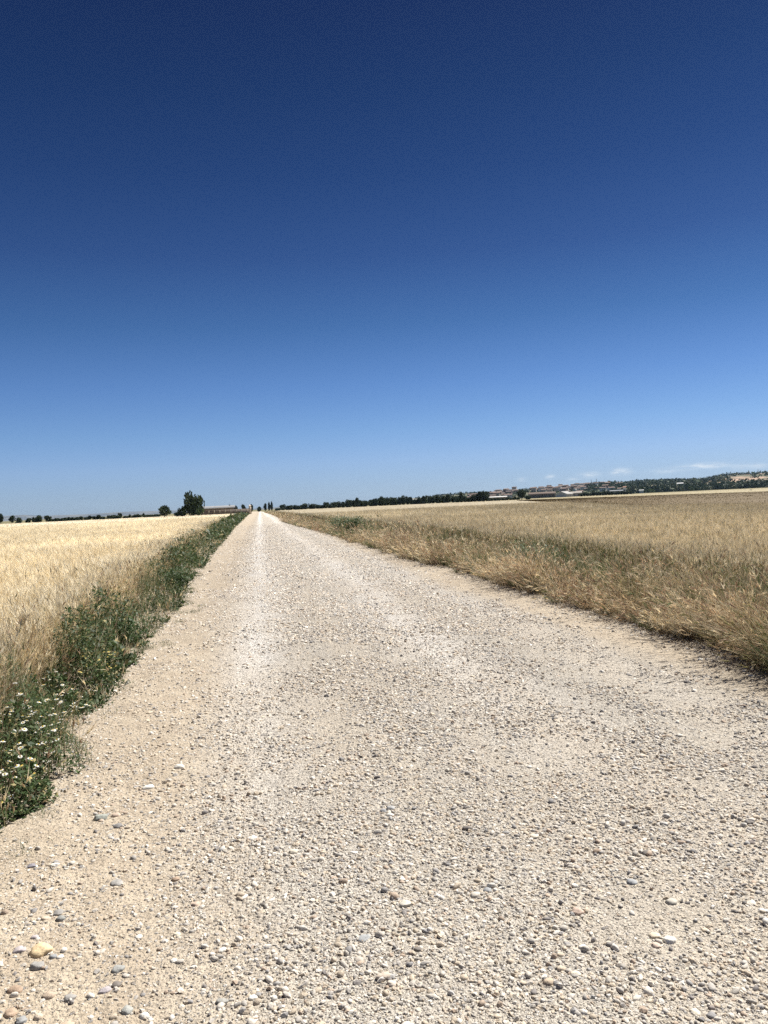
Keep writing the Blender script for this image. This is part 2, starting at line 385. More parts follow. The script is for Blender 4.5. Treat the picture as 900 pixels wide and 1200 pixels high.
# the stones that stand out, one by one: px, py, width(px in the photo), aspect, colour, label
TAN = (.58, .45, .27); GREY = (.31, .295, .27); BLUE = (.29, .295, .295); DARK = (.17, .15, .13); WHITE = (.64, .61, .54); CREAM = (.60, .54, .43); BROWN = (.33, .24, .17); PINK = (.47, .37, .29); LILAC = (.42, .37, .36)
ST = [(48, 1114, 25, .62, TAN, 'largest stone in the lower left corner, a smooth golden tan cobble'),
 (43, 1131, 17, .7, GREY, 'grey cobble touching the near side of the golden tan cobble'),
 (23, 1114, 16, .55, LILAC, 'mauve brown cobble just left of the golden tan cobble'),
 (41, 1099, 10, .6, LILAC, 'small mauve stone just behind the golden tan cobble'),
 (62, 1119, 10, .6, BLUE, 'small blue grey stone at the right end of the golden tan cobble'),
 (68, 1068, 13, .7, GREY, 'rounded grey stone, the farther of a touching pair below the green verge'),
 (71, 1075, 12, .6, (.25, .25, .23), 'darker grey stone, the nearer of a touching pair below the green verge'),
 (118, 957, 17, .55, (.31, .32, .28), 'flat greenish grey cobble lying on bare sand near the weeds'),
 (136, 953, 11, .6, PINK, 'pinkish tan stone right beside the flat greenish grey cobble'),
 (138, 966, 11, .7, (.23,.22,.21), 'dark grey stone in front of the flat greenish grey cobble'),
 (37, 1014, 10, .8, (.24, .225, .245), 'dark bluish stone at the left edge of the track'),
 (64, 1012, 11, .6, WHITE, 'white stone beside the dark bluish one at the left edge'),
 (60, 1002, 8, .6, CREAM, 'small cream stone just behind the white one at the left edge'),
 (137, 1031, 15, .75, GREY, 'pointed grey stone with its base half buried in sand, left side'),
 (138, 1131, 15, .8, (.29, .29, .27), 'triangular grey stone right of the golden tan cobble'),
 (136, 1149, 12, .7, DARK, 'dark slate stone below the triangular grey one'),
 (123, 1156, 17, .4, (.40, .36, .36), 'flat lilac slab beside the dark slate stone'),
 (148, 1178, 15, .8, (.33, .33, .30), 'round grey cobble near the bottom edge, left of centre'),
 (25, 1195, 14, .7, (.28, .28, .27), 'grey cobble cut by the bottom edge near the left corner'),
 (12, 1187, 16, .7, (.42, .31, .22), 'ochre brown cobble in the bottom left corner'),
 (57, 1165, 15, .65, (.45, .36, .27), 'light brown cobble near the bottom edge, left side'),
 (18, 1158, 18, .55, BROWN, 'reddish brown cobble casting a dark shadow at far left'),
 (82, 1166, 14, .8, GREY, 'broken grey stone with a pale edge near the lower left'),
 (162, 1090, 9, .75, WHITE, 'bright white pebble alone on the sandy left wheel track'),
 (203, 1118, 8, .8, WHITE, 'small white squarish pebble left of the middle, low in the view'),
 (207, 1089, 9, .8, CREAM, 'cream pebble standing on edge left of the middle'),
 (260, 1107, 11, .6, WHITE, 'off white oval pebble left of the middle of the track'),
 (260, 1168, 16, .6, (.31, .30, .27), 'grey angular stone left of the middle near the bottom edge'),
 (296, 1164, 11, .7, WHITE, 'bright white stone near the bottom edge left of centre'),
 (218, 1195, 9, .9, WHITE, 'white pebble on the bottom edge left of centre'),
 (205, 1024, 10, .7, BROWN, 'dark brown stone on the sandy left wheel track'),
 (229, 1053, 11, .8, PINK, 'pinkish brown stone with a dark side on the left wheel track'),
 (173, 920, 15, .5, WHITE, 'flat white stone beyond the greenish grey cobble'),
 (210, 896, 13, .5, WHITE, 'white oval stone farthest of the pale ones on the left'),
 (449, 951, 9, .8, (.25,.25,.25), 'dark blue grey stone, left of a trio in mid track'),
 (458, 948, 10, .7, (.37,.365,.35), 'light grey stone, rear of a trio in mid track'),
 (457, 956, 9, .6, WHITE, 'white stone, front of a trio in mid track'),
 (548, 970, 12, .5, DARK, 'flat dark stone right of the trio in mid track'),
 (475, 1060, 15, .7, (.54, .50, .42), 'cream cobble in the middle of the track'),
 (557, 1049, 12, .8, (.50, .46, .39), 'beige stone touching a blue grey one, right of centre'),
 (571, 1042, 11, .8, BLUE, 'blue grey round stone touching a beige one, right of centre'),
 (426, 1098, 20, .45, (.31, .315, .31), 'flat bluish stone sunk level with the sand at centre'),
 (421, 1123, 11, 1.1, (.44, .39, .33), 'upright tan grey stone below the flat bluish one'),
 (449, 1143, 19, .5, (.47, .40, .32), 'long tan stone lying across the track near the bottom centre'),
 (459, 1150, 12, .7, (.52, .45, .37), 'rounded light stone in front of the long tan one'),
 (490, 1112, 10, .7, DARK, 'black stone right of the upright tan grey one'),
 (344, 997, 11, .6, CREAM, 'cream stone with a dark side on the left edge of the gravel band'),
 (308, 1058, 9, .6, DARK, 'small dark stone on plain sand left of centre'),
 (330, 1157, 11, .5, (.38, .33, .27), 'flat brownish grey stone on plain sand near the bottom'),
 (740, 1028, 13, .8, BLUE, 'round bluish grey stone on the right half of the track'),
 (787, 1051, 17, .6, (.42, .39, .33), 'pale cobble with a strong black shadow on the right'),
 (677, 1065, 16, .6, (.50, .38, .30), 'pinkish cobble on the right half of the track'),
 (767, 1090, 15, .6, (.58, .50, .38), 'cream slab leaning behind the round white stone'),
 (784, 1096, 15, .8, WHITE, 'round white stone with a dark shadow at lower right'),
 (769, 1102, 12, .8, (.55, .44, .35), 'peach coloured stone beside the round white one'),
 (757, 995, 11, .6, DARK, 'dark stone beyond the round bluish grey one'),
 (878, 961, 12, .6, DARK, 'dark flat stone near the right border, farther one'),
 (880, 984, 10, .8, (.2, .17, .15), 'black stone near the right border, nearer one'),
 (834, 1182, 12, .8, (.26, .25, .24), 'dark grey round stone low at right, nearer of two'),
 (834, 1173, 9, .6, (.22, .19, .17), 'dark brown stone low at right, farther of two'),
 (626, 975, 11, .7, CREAM, 'cream stone by the farther gravel right of centre'),
 (700, 991, 13, .5, (.33, .25, .18), 'brown flat stone right of centre, mid distance'),
 (683, 1106, 11, .9, WHITE, 'grey white stone standing upright right of centre'),
 (716, 1103, 13, .5, (.24, .22, .2), 'dark long stone right of the upright grey white one'),
 (674, 1139, 14, .5, CREAM, 'cream flat stone low right of centre'),
 (643, 1150, 15, .6, (.46, .37, .27), 'tan cobble low right of centre'),
 (894, 1063, 11, .6, (.55, .54, .51), 'pale grey stone cut by the right border'),
 (814, 1178, 13, .8, CREAM, 'cream stone low at right, left of the two dark ones'),
 (821, 773, 6, .7, WHITE, 'small white stone under the dry grass on the right'),
 (829, 773, 6, .7, (.66, .62, .54), 'pale stone beside the small white one under the dry grass'),
 (77, 1200, 22, .6, (.48, .38, .28), 'buff cobble half out of the bottom edge, left'),
]
for i, (px, py, w, asp, c, lab) in enumerate(ST):
    x, y = ground(px, py, .04)
    Zc = x * math.sin(YAW) + y * math.cos(YAW)
    r = w * Zc / F / 2 * .95
    v0, f0 = ICO2; rr = np.random.default_rng(100 + i)
    lat = fbm(v0[:, 0] * 1.4 + 7 * i, v0[:, 1] * 1.4 + v0[:, 2] * 1.9, i, 2) - .5
    d = 1 + .55 * lat
    P = v0 * d[:, None]
    P = np.sign(P) * np.abs(P) ** .92
    th = rr.uniform(.45, .62)
    P = P * np.array([1, min(1.0, asp * 1.35), th]) * r
    a = rr.uniform(-.5, .5); ca, sa = math.cos(a), math.sin(a)
    P = np.stack([P[:, 0] * ca - P[:, 1] * sa, P[:, 0] * sa + P[:, 1] * ca, P[:, 2] + (.2 if w != 20 else -.3) * r * th], -1)
    cc = np.array(c) * (1 + .35 * (fbm(v0[:, 0] * 3 + i, v0[:, 2] * 3, 60 + i, 3) - .5))[:, None]
    m_ = MB(); m_.add(P, f0, cc)
    o = m_.build('stone', M_STONE, smooth=True)
    o.location = (x, y, float(roadz(np.array(x), np.array(y))) - .001)
    tag(o, lab, 'stone', 'stones lying loose on the track')

# ------------------------------------------------------------------ plants, blade by blade
def blades(mb, x, y, z0, h, w, cb, ct, lean=.25, bias=(0, 0), seg=2, droop=.3):
    n = len(x); a = RNG.uniform(0, 2 * math.pi, n)
    lx = np.cos(a) * lean * RNG.uniform(.2, 1, n) + bias[0]; ly = np.sin(a) * lean * RNG.uniform(.2, 1, n) + bias[1]
    fa = RNG.uniform(0, math.pi, n); wx, wy = np.cos(fa) * w / 2, np.sin(fa) * w / 2
    V = []; Cc = []
    for s in range(seg + 1):
        t = s / seg; k = 1 - .85 * t
        off = h * (t * .35 + t * t * .65)
        zz = z0 + h * (t - droop * t * t * np.hypot(lx, ly))
        for sg in (-1, 1):
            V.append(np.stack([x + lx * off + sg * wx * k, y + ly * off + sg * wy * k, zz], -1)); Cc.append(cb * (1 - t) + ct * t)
    V = np.stack(V, 1); Cc = np.stack(Cc, 1); k = 2 * (seg + 1)
    f = np.array([(2 * s, 2 * s + 1, 2 * s + 3, 2 * s + 2) for s in range(seg)])
    mb.add(V, (f[None] + (np.arange(n) * k)[:, None, None]).reshape(-1, 4), Cc.reshape(-1, 3))
    tip = np.stack([x + lx * h, y + ly * h, z0 + h * (1 - droop * np.hypot(lx, ly))], -1)
    d = np.stack([lx * 1.6, ly * 1.6, 1 - 2 * droop * np.hypot(lx, ly)], -1); d /= np.linalg.norm(d, axis=1, keepdims=True)
    return tip, d
def heads(mb, tip, d, L, w, c, awn=0.0, cawn=None):
    n = len(tip); d = d + RNG.normal(0, .22, d.shape); d /= np.linalg.norm(d, axis=1, keepdims=True)
    r = RNG.normal(0, 1, d.shape); s = np.cross(d, r); s /= np.linalg.norm(s, axis=1, keepdims=True); s2 = np.cross(d, s)
    for sv in (s, s2):
        V = np.stack([tip, tip + d * (L * .4)[:, None] + sv * (w / 2)[:, None], tip + d * L[:, None], tip + d * (L * .4)[:, None] - sv * (w / 2)[:, None]], 1)
        mb.add(V, (np.arange(4)[None] + (np.arange(n) * 4)[:, None]), np.repeat(c, 4, 0))
    if awn:
        for k in range(3):
            e = d + s * RNG.normal(0, .28, (n, 1)) + s2 * RNG.normal(0, .28, (n, 1)); e /= np.linalg.norm(e, axis=1, keepdims=True)
            b = tip + d * (L * .35)[:, None]
            V = np.stack([b - s * (w * .18)[:, None], b + s * (w * .18)[:, None], b + e * (L * awn)[:, None]], 1)
            mb.add(V, (np.arange(3)[None] + (np.arange(n) * 3)[:, None]), np.repeat(c * 1.1 if cawn is None else cawn, 3, 0))
def pick(n, cols, wts, var=.15):
    cols = np.array(cols); k = RNG.choice(len(cols), n, p=np.array(wts) / sum(wts))
    return cols[k] * (1 + RNG.uniform(-var, var, (n, 1)))
def wedge(x, y, m=1.0):
    zc = x * math.sin(YAW) + y * math.cos(YAW); xc = x * math.cos(YAW) - y * math.sin(YAW)
    return (np.abs(xc) < zc * .52 + m) & (zc > 1)
def field_pts(y0, y1, dens, lo, hi, side):
    """random points between the curves lo(y) and hi(y), inside the wedge in view"""
    n = int((y1 - y0) * dens * 1.0 * abs(hi)); y = RNG.uniform(y0, y1, n); s = RNG.uniform(0, abs(hi), n)
    x = lo(y) + side * s
    k = wedge(x, y, .8 + .03 * y1)
    return x[k], y[k], s[k]

# --- left crop: ripe pale barley
PALE = [(.84, .74, .54), (.88, .80, .62), (.80, .69, .48), (.64, .52, .33)]
GLD = [(.73, .62, .43), (.81, .71, .52), (.64, .54, .36), (.38, .345, .21), (.42, .33, .21)]
def crop(mb, side, edge, hgt, cols, wts, zones, dk, wid=1.0):
    for (y0, y1, dens, reach, scale, hasstem) in zones:
        x, y, s = field_pts(y0, y1, dens, edge, reach, side)
        if side > 0:
            k = x < 31 + np.maximum(0, y - 60) * .3; x, y, s = x[k], y[k], s[k]
        nn = len(x)
        hh = hgt * (.82 + .3 * fbm(x * .35, y * .35, 71 + side, 3)) * RNG.uniform(.82, 1.08, nn) * (1 - .22 * (RNG.uniform(0, 1, nn) ** 3))
        patch = fbm(x * .12, y * .12, 73 + side, 3)[:, None]
        patch = .5 * patch + .5 * sstep(.3, .7, fbm(x * .25, y * .09, 75 + side, 4))[:, None]
        c = pick(nn, cols, wts) * (.74 + .42 * patch)
        dark = (RNG.uniform(0, 1, nn) < .09)[:, None]; c = np.where(dark, c * dk, c)
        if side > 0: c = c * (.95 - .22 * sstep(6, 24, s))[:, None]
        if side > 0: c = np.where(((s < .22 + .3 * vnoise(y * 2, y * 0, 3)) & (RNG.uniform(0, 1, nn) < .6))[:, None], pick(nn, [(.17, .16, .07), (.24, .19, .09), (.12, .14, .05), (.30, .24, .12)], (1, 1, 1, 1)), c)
        if hasstem:
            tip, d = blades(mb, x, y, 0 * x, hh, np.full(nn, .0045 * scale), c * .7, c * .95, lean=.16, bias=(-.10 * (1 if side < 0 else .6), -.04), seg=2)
            if scale < 1.6:
                b2 = RNG.uniform(0, 1, nn) < .5
                blades(mb, x[b2], y[b2], hh[b2] * .25, hh[b2] * .5, np.full(b2.sum(), .009), c[b2] * .8, c[b2] * .9, lean=.9, seg=2, droop=.35)
        else:
            tip = np.stack([x, y, hh - .05], -1); d = np.tile([-.25, 0, 1.0], (nn, 1)) + RNG.normal(0, .2, (nn, 3)); d /= np.linalg.norm(d, axis=1, keepdims=True)
            tip = tip - np.array([0, 0, .12 * scale / 3])
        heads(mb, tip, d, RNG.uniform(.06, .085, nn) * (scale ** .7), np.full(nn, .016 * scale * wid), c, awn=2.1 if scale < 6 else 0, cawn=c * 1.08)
mb = MB()
crop(mb, -1, wheatL, .66, PALE, (.4, .3, .2, .1), [(2.5, 13, 480, 3.5, 1.0, True), (13, 26, 230, 7, 1.3, True), (26, 60, 80, 20, 1.8, False), (60, 130, 16, 42, 3.2, False), (130, 300, 1.6, 110, 7, False)], .45)
def canopy(mb, x_of, smax, y0, y1, z, c0, c1, seed, side, amp=.05, cond=None):
    ysr = grid_rows(y0, y1, .35, .02); ss = np.concatenate([[0, .12], np.geomspace(.4, smax, 70)])
    XX = x_of(ysr)[:, None] + side * ss[None]; YY = np.repeat(ysr[:, None], len(ss), 1)
    zz = z + amp * 2 * (fbm(XX * .8, YY * .8, seed, 3) - .5); zz[:, 0] = .06
    if x_of is None: pass
    f_ = fbm(XX * .05, YY * .12, seed + 3, 4)[..., None]
    cc = np.array(c0) * (1 - f_) + np.array(c1) * f_
    fc = grid_faces(len(ysr), len(ss))
    mb.add(np.stack([XX, YY, zz], -1), fc, cc.reshape(-1, 3))
canopy(mb, lambda y: wheatL(y) - .75, 260, 1.0, 320, .46, (.78, .67, .47), (.84, .75, .56), 81, -1)
tag(mb.build('barley_field', M_STRAW), 'ripe pale golden barley standing left of the track', 'crop', kind='stuff')

# --- right crop: greener wheat
mb = MB()
crop(mb, 1, wheatR, .59, GLD, (.35, .25, .2, .14, .06), [(3.5, 15, 380, 8, .9, True), (15, 30, 200, 16, 1.2, True), (30, 60, 75, 36, 1.6, False), (60, 130, 11, 60, 3.6, False), (130, 330, 1.1, 100, 8, False)], .4)
def xb(y): return 31 + np.maximum(0, y - 60) * .3
ysr = grid_rows(2.0, 430, .35, .02); uu = np.concatenate([[0, .004], np.geomspace(.02, 1, 70)])
xa = wheatR(ysr) + 1.0; xe = np.minimum(xb(ysr), 107)
XX = xa[:, None] + (xe - xa)[:, None] * uu[None]; YY = np.repeat(ysr[:, None], len(uu), 1)
zz = .43 + .1 * (fbm(XX * .8, YY * .8, 91, 3) - .5); zz[:, 0] = .06
f_ = fbm(XX * .05, YY * .12, 94, 4)[..., None]
mb.add(np.stack([XX, YY, zz], -1), grid_faces(len(ysr), len(uu)), (np.array((.38, .32, .21)) * (1 - f_) + np.array((.48, .41, .28)) * f_).reshape(-1, 3))
tag(mb.build('wheat_field', M_STRAW), 'tan green wheat standing right of the track', 'crop', kind='stuff')

def far_field(name, xa, xe, y0, y1, z, cols, seed, label, spikes):
    mb = MB(); ysr = grid_rows(y0, y1, .8, .02); uu = np.linspace(0, 1, 50)
    A, B = xa(ysr), xe(ysr); XX = A[:, None] + (B - A)[:, None] * uu[None]; YY = np.repeat(ysr[:, None], len(uu), 1)
    zz = z + .1 * (fbm(XX * .3, YY * .3, seed, 3) - .5); zz[:, 0] = .02
    f_ = fbm(XX * .03, YY * .03, seed + 1, 5)[..., None]
    mb.add(np.stack([XX, YY, zz], -1), grid_faces(len(ysr), len(uu)), (np.array(cols[0]) * (1 - f_) + np.array(cols[1]) * f_).reshape(-1, 3))
    if spikes:
        n = spikes; y = y0 + (y1 - y0) * RNG.uniform(0, 1, n) ** 1.5; u = RNG.uniform(0, 1, n) ** 1.3; x = xa(y) + (xe(y) - xa(y)) * u
        k = wedge(x, y, 6); x, y = x[k], y[k]; nn = len(x); c = pick(nn, [cols[0], cols[1], tuple(np.array(cols[0]) * .55)], (.45, .35, .2))
        sc_ = np.hypot(x, y) / 40
        heads(mb, np.stack([x, y, np.full(nn, z - .06)], -1), np.tile([0, 0, 1.0], (nn, 1)), np.full(nn, .13), .022 * sc_, c * .9)
    return tag(mb.build(name, M_STRAW), label, 'crop', kind='stuff')
far_field('brown_field', lambda y: xb(y) + .3, lambda y: np.maximum(xb(y) + 1, 107 + 0 * y), 6, 300, .52, ((.125, .082, .027), (.17, .118, .042)), 95, 'darker brown crop strip beyond the wheat on the right', 40000)
far_field('stubble_field', lambda y: 108 + 0 * y, lambda y: 330 + .35 * y, 40, 560, .25, ((.33, .275, .15), (.42, .35, .20)), 97, 'pale straw field beyond the brown strip on the right', 15000)

# --- right verge: tall dry grass, some of it green
DRY = [(.56, .45, .29), (.72, .62, .43), (.47, .34, .22), (.36, .25, .17), (.28, .25, .12)]
GRN = [(.12, .15, .05), (.17, .20, .08), (.22, .22, .10), (.09, .12, .045)]
mb = MB()
for (y0, y1, dens, per, wdt, scale) in ((3.4, 9, 26, 75, 1.7, 1), (9, 16, 24, 42, 1.7, 1.3), (16, 34, 16, 24, 2.0, 2.0), (34, 90, 6, 14, 2.6, 3.6), (90, 330, 1.2, 8, 3.2, 8)):
    n_ = int((y1 - y0) * wdt * dens); y = RNG.uniform(y0, y1, n_); s = RNG.uniform(-.02, 1, n_); fr_ = RNG.uniform(0, 1, n_) < .22; s = np.where(fr_, RNG.uniform(-.02, .12, n_), s)
    eR = edgeR(y); wR = wheatR(y) + .15; x = eR + .12 + s * np.minimum(wR - eR - .12, wdt + .4)
    k = wedge(x, y, 1.2); x, y, s = x[k], y[k], s[k]; m_ = len(x)
    big = fbm(x * .9, y * .55, 111, 3)
    th = (.42 + .20 * sstep(-.02, .22, s) - .24 * sstep(.78, .96, s)) * (.40 + 1.25 * big) * RNG.uniform(.5, 1.35, m_)
    gp = .10 + .8 * sstep(.25, .6, s) * sstep(8, 12, y) * (1 - sstep(60, 90, y)) * sstep(.38, .55, fbm(x * .6, y * .22, 114, 3)) + .75 * sstep(.5, .64, fbm(x * .5, y * .3, 113, 3)) + .6 * sstep(.74, .9, s)
    tg = RNG.uniform(0, 1, m_) < gp
    tc = np.where(tg[:, None], pick(m_, [(.075, .115, .035), (.11, .155, .05), (.17, .20, .08), (.22, .23, .10)], (.32, .34, .2, .14)), pick(m_, DRY, (.30, .24, .2, .16, .1), .2))
    trad = RNG.uniform(.05, .13, m_) * scale ** .5
    i = np.repeat(np.arange(m_), (per * RNG.uniform(.5, 1.4, m_)).astype(int)); nn = len(i)
    a = RNG.uniform(0, 6.2832, nn); rr = np.sqrt(RNG.uniform(0, 1, nn)); ox, oy = np.cos(a) * rr, np.sin(a) * rr
    bx, by = x[i] + ox * trad[i], y[i] + oy * trad[i]
    mix_ = RNG.uniform(0, 1, nn) < .16
    c = np.where(mix_[:, None], pick(nn, DRY + GRN[:2], (.3, .3, .1, .1, .1, .05, .05)), tc[i] * RNG.uniform(.8, 1.15, (nn, 1)))
    hh = th[i] * RNG.uniform(.45, 1.15, nn)
    front = sstep(.25, 0, s[i])
    tbx, tby = RNG.normal(-.07, .2, m_), RNG.normal(-.03, .2, m_)
    lb = (ox * .75 + tbx[i] - .12 * front, oy * .75 + tby[i])
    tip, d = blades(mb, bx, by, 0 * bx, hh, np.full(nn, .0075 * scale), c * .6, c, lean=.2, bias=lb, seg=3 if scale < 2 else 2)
    hd = (RNG.uniform(0, 1, nn) < .4) & ~(tg[i] & ~mix_)
    heads(mb, tip[hd], d[hd], RNG.uniform(.045, .09, hd.sum()) * scale ** .5, np.full(hd.sum(), .015 * scale), c[hd] * 1.12, awn=1.4 if scale < 2.5 else 0)
    # matted dead leaves low down between the tussocks
    nm = int(nn * .35); j = RNG.integers(0, nn, nm)
    blades(mb, bx[j] + RNG.normal(0, .08, nm), by[j] + RNG.normal(0, .08, nm), 0 * hh[j], RNG.uniform(.08, .26, nm), np.full(nm, .009 * scale), pick(nm, [(.20, .15, .09), (.30, .23, .14), (.12, .12, .05)], (1, 1, 1)), pick(nm, [(.24, .18, .11), (.36, .28, .17)], (1, 1)), lean=1.0, bias=(-.15, 0), seg=2, droop=.45)
tag(mb.build('verge_grass', M_STRAW), 'tall dry straw coloured grass mixed with green along the right edge of the track', 'grass', kind='stuff')

# --- left verge: low dark green weeds
def leaves(mb, x, y, z, L, c, up=.3):
    n = len(x); a = RNG.uniform(0, 2 * math.pi, n); e = RNG.uniform(-.3, 1.1, n)
    d = np.stack([np.cos(a) * np.cos(e), np.sin(a) * np.cos(e), np.sin(e) + up * .3], -1)
    s = np.stack([-np.sin(a), np.cos(a), RNG.uniform(-.5, .5, n)], -1); w = L * RNG.uniform(.14, .26, n)
    P = np.stack([x, y, z], -1)
    V = np.stack([P, P + d * (L * .5)[:, None] + s * w[:, None], P + d * L[:, None] - np.array([0, 0, .15]) * L[:, None], P + d * (L * .5)[:, None] - s * w[:, None]], 1)
    mb.add(V, (np.arange(4)[None] + (np.arange(n) * 4)[:, None]), np.repeat(c, 4, 0))
WEED = [(.034, .060, .018), (.048, .080, .024), (.070, .100, .034), (.024, .042, .014), (.085, .09, .04)]
def weed_h(x, y, u):
    return (.07 + .34 * sstep(0, .42, u)) * (.25 + 1.5 * sstep(.25, .75, fbm(x * 2.3, y * 1.7, 121, 3)))
mb = MB()
for (y0, y1, dens, L0, scale) in ((2.6, 8, 9000, .030, 1), (8, 16, 3200, .042, 1.4), (16, 36, 900, .075, 2.2), (36, 90, 160, .15, 4), (90, 330, 16, .38, 9)):
    n_ = int((y1 - y0) * .9 * dens * (1 if y0 < 36 else 1.8)); y = RNG.uniform(y0, y1, n_); u = RNG.uniform(0, 1, n_)
    eL = edgeL(y) + .16 * (vnoise(y * 4.2, y * 0, 123) - .5) + .05; wL = wheatL(y) - .3; x = eL + (wL - eL) * u
    k = wedge(x, y, 1.0); gap = fbm(x * 3.3, y * 3.3, 125, 3); k &= (gap > .40 - .3 * sstep(0, .2, u)) | (u > .35)
    lush = sstep(.35, .65, fbm(y * .55, y * 0 + 4, 129, 3))
    k &= RNG.uniform(0, 1, n_) < (1 - .85 * sstep(.45 + .35 * lush, .8 + .3 * lush, u))
    x, y, u, lush = x[k], y[k], u[k], lush[k]; nn = len(x)
    H = weed_h(x, y, u); z = H * (RNG.uniform(0, 1, nn) ** .6)
    c = pick(nn, WEED, (.3, .28, .2, .14, .08)) * (.8 + .45 * fbm(x * 1.1, y * 1.1, 127, 3))[:, None]
    yel = (RNG.uniform(0, 1, nn) < .06)[:, None]; c = np.where(yel, np.array((.33, .28, .13)), c)
    leaves(mb, x, y, z, L0 * RNG.uniform(.5, 1.3, nn) * (.55 + 1.1 * sstep(.35, .65, fbm(x * 1.6, y * 1.3, 131, 2))), c)
    # dry and green stalks among the weeds
    k2 = RNG.uniform(0, 1, nn) < (.05 + .16 * sstep(.5, 1, u)); m2 = k2.sum()
    isg = RNG.uniform(0, 1, m2) < (.7 - .55 * sstep(.5, 1, u[k2]))
    cs = np.where(isg[:, None], pick(m2, GRN, (1, 1, 1, 1)), pick(m2, DRY, (.3, .2, .2, .2, .1)))
    hs = H[k2] * RNG.uniform(.6, 1.5, m2) + .14 * sstep(.6, 1, u[k2])
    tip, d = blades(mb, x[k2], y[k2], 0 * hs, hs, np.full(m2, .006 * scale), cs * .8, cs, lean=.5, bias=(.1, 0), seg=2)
    hd = (RNG.uniform(0, 1, m2) < .4) & ~isg
    heads(mb, tip[hd], d[hd], np.full(hd.sum(), .05) * scale ** .6, np.full(hd.sum(), .010 * scale), cs[hd] * 1.1, awn=1.4 if scale < 3 else 0)
# straw and dry brown stalks standing between the weeds and the barley
for (y0, y1, dens, scale) in ((2.6, 9, 950, 1.4), (9, 18, 520, 1.8), (18, 40, 150, 2.6), (40, 120, 30, 5), (120, 330, 3, 9)):
    n_ = int((y1 - y0) * dens * 1.2); y = RNG.uniform(y0, y1, n_); u = RNG.uniform(0, 1, n_)
    eL = edgeL(y); wL = wheatL(y) - .25; lush = sstep(.35, .65, fbm(y * .55, y * 0 + 4, 129, 3))
    x = eL + (wL - eL) * u; k = wedge(x, y, 1.0) & (RNG.uniform(0, 1, n_) < .03 + .97 * sstep(.45 + .3 * lush, .8 + .3 * lush, u)); x, y, u = x[k], y[k], u[k]; nn = len(x)
    cs = pick(nn, DRY + PALE[2:] + GRN[:2], (.18, .24, .06, .03, .05, .28, .10, .03, .03)); hs = (.20 + .36 * sstep(.3, 1, u)) * RNG.uniform(.5, 1.15, nn)
    tip, d = blades(mb, x, y, 0 * hs, hs, np.full(nn, .005 * scale), cs * .7, cs, lean=.35, bias=(.08, -.05), seg=2)
    hd = RNG.uniform(0, 1, nn) < .55
    heads(mb, tip[hd], d[hd], np.full(hd.sum(), .06) * scale ** .6, np.full(hd.sum(), .011 * scale), cs[hd] * 1.1, awn=1.6 if scale < 3 else 0)
tag(mb.build('verge_weeds', M_LEAF), 'low dark green weeds and creeping leaves along the left edge of the track', 'weeds', kind='stuff')

# sparse dry tufts and litter creeping over both sandy shoulders
mb = MB()
for side in (-1, 1):
    for j in range(46 if side < 0 else 16):
        y0 = RNG.uniform(2.8, 22); 
        x0 = (edgeL(np.array(y0)) + abs(RNG.normal(0, .13))) if side < 0 else (edgeR(np.array(y0)) - abs(RNG.normal(0, .12)))
        m2 = RNG.integers(25, 70); x = x0 + RNG.normal(0, .05, m2); y = y0 + RNG.normal(0, .07, m2)
        c = pick(m2, (GRN + WEED) if side < 0 else DRY[:4] + GRN[:1], [1] * (9 if side < 0 else 5))
        blades(mb, x, y, 0 * x + roadz(x, y) - .01, RNG.uniform(.02, .08, m2), np.full(m2, .004 * max(1, y0 / 8)), c * .8, c, lean=1.2, seg=2, droop=.4)
tag(mb.build('shoulder_tufts', M_LEAF), 'small creeping tufts on the sandy shoulders of the track', 'grass', kind='stuff')

# --- individual weeds that stand up
def bush_mesh(name, n, seed, cols, spread, height, L, upright=False):
    rg = np.random.default_rng(seed); mb = MB()
    a = rg.uniform(0, 6.283, n); r = np.sqrt(rg.uniform(0, 1, n)) * spread
    lob = .65 + .35 * np.sin(a * 3 + seed) * np.cos(a * 5 + 2 * seed)
    t = rg.uniform(0, 1, n) ** .7; zt = height * (1 - .55 * (r / spread) ** 2) * lob.clip(.4, 1.1)
    leaves(mb, np.cos(a) * r, np.sin(a) * r * .8, zt * t, L * rg.uniform(.5, 1.3, n), pick(n, cols, [1] * len(cols)))
    return mb
def tall_weed(name, px, py, hgt, spread, nl, stems, cols, label, cat, leafL=.05, wst=.006):
    x, y = ground(px, py); e = empty(name, (x, y, 0)); tag(e, label, cat)
    s = MB(); xs = RNG.normal(0, spread * .4, stems); ys_ = RNG.normal(0, spread * .3, stems)
    hh = hgt * RNG.uniform(.6, 1.1, stems); c = pick(stems, cols, [1] * len(cols))
    blades(s, xs, ys_, 0 * xs, hh, np.full(stems, wst), c * .9, c, lean=.28, seg=3)
    s.build('stems', M_LEAF, e)
    f = MB(); k = RNG.integers(0, stems, nl); t = RNG.uniform(.1, 1.0, nl)
    leaves(f, xs[k] * (1 + t * .9) + RNG.normal(0, spread * .16, nl), ys_[k] * (1 + t * .6) + RNG.normal(0, spread * .14, nl), hh[k] * t, leafL * RNG.uniform(.5, 1.2, nl), pick(nl, cols, [1] * len(cols)))
    f.build('leaves', M_LEAF, e); return e
tall_weed('thistle_bush', 122, 762, .42, .34, 3600, 60, [(.035, .075, .022), (.05, .095, .03), (.06, .11, .035)], 'upright dark green bushy weed against the barley on the left, beyond the daisies', 'weed', .042)
tall_weed('leafy_weed', 203, 690, .42, .36, 2200, 50, [(.05, .085, .03), (.07, .10, .04)], 'rounded green weed bulging over the left edge of the track in mid distance', 'weed', .06)
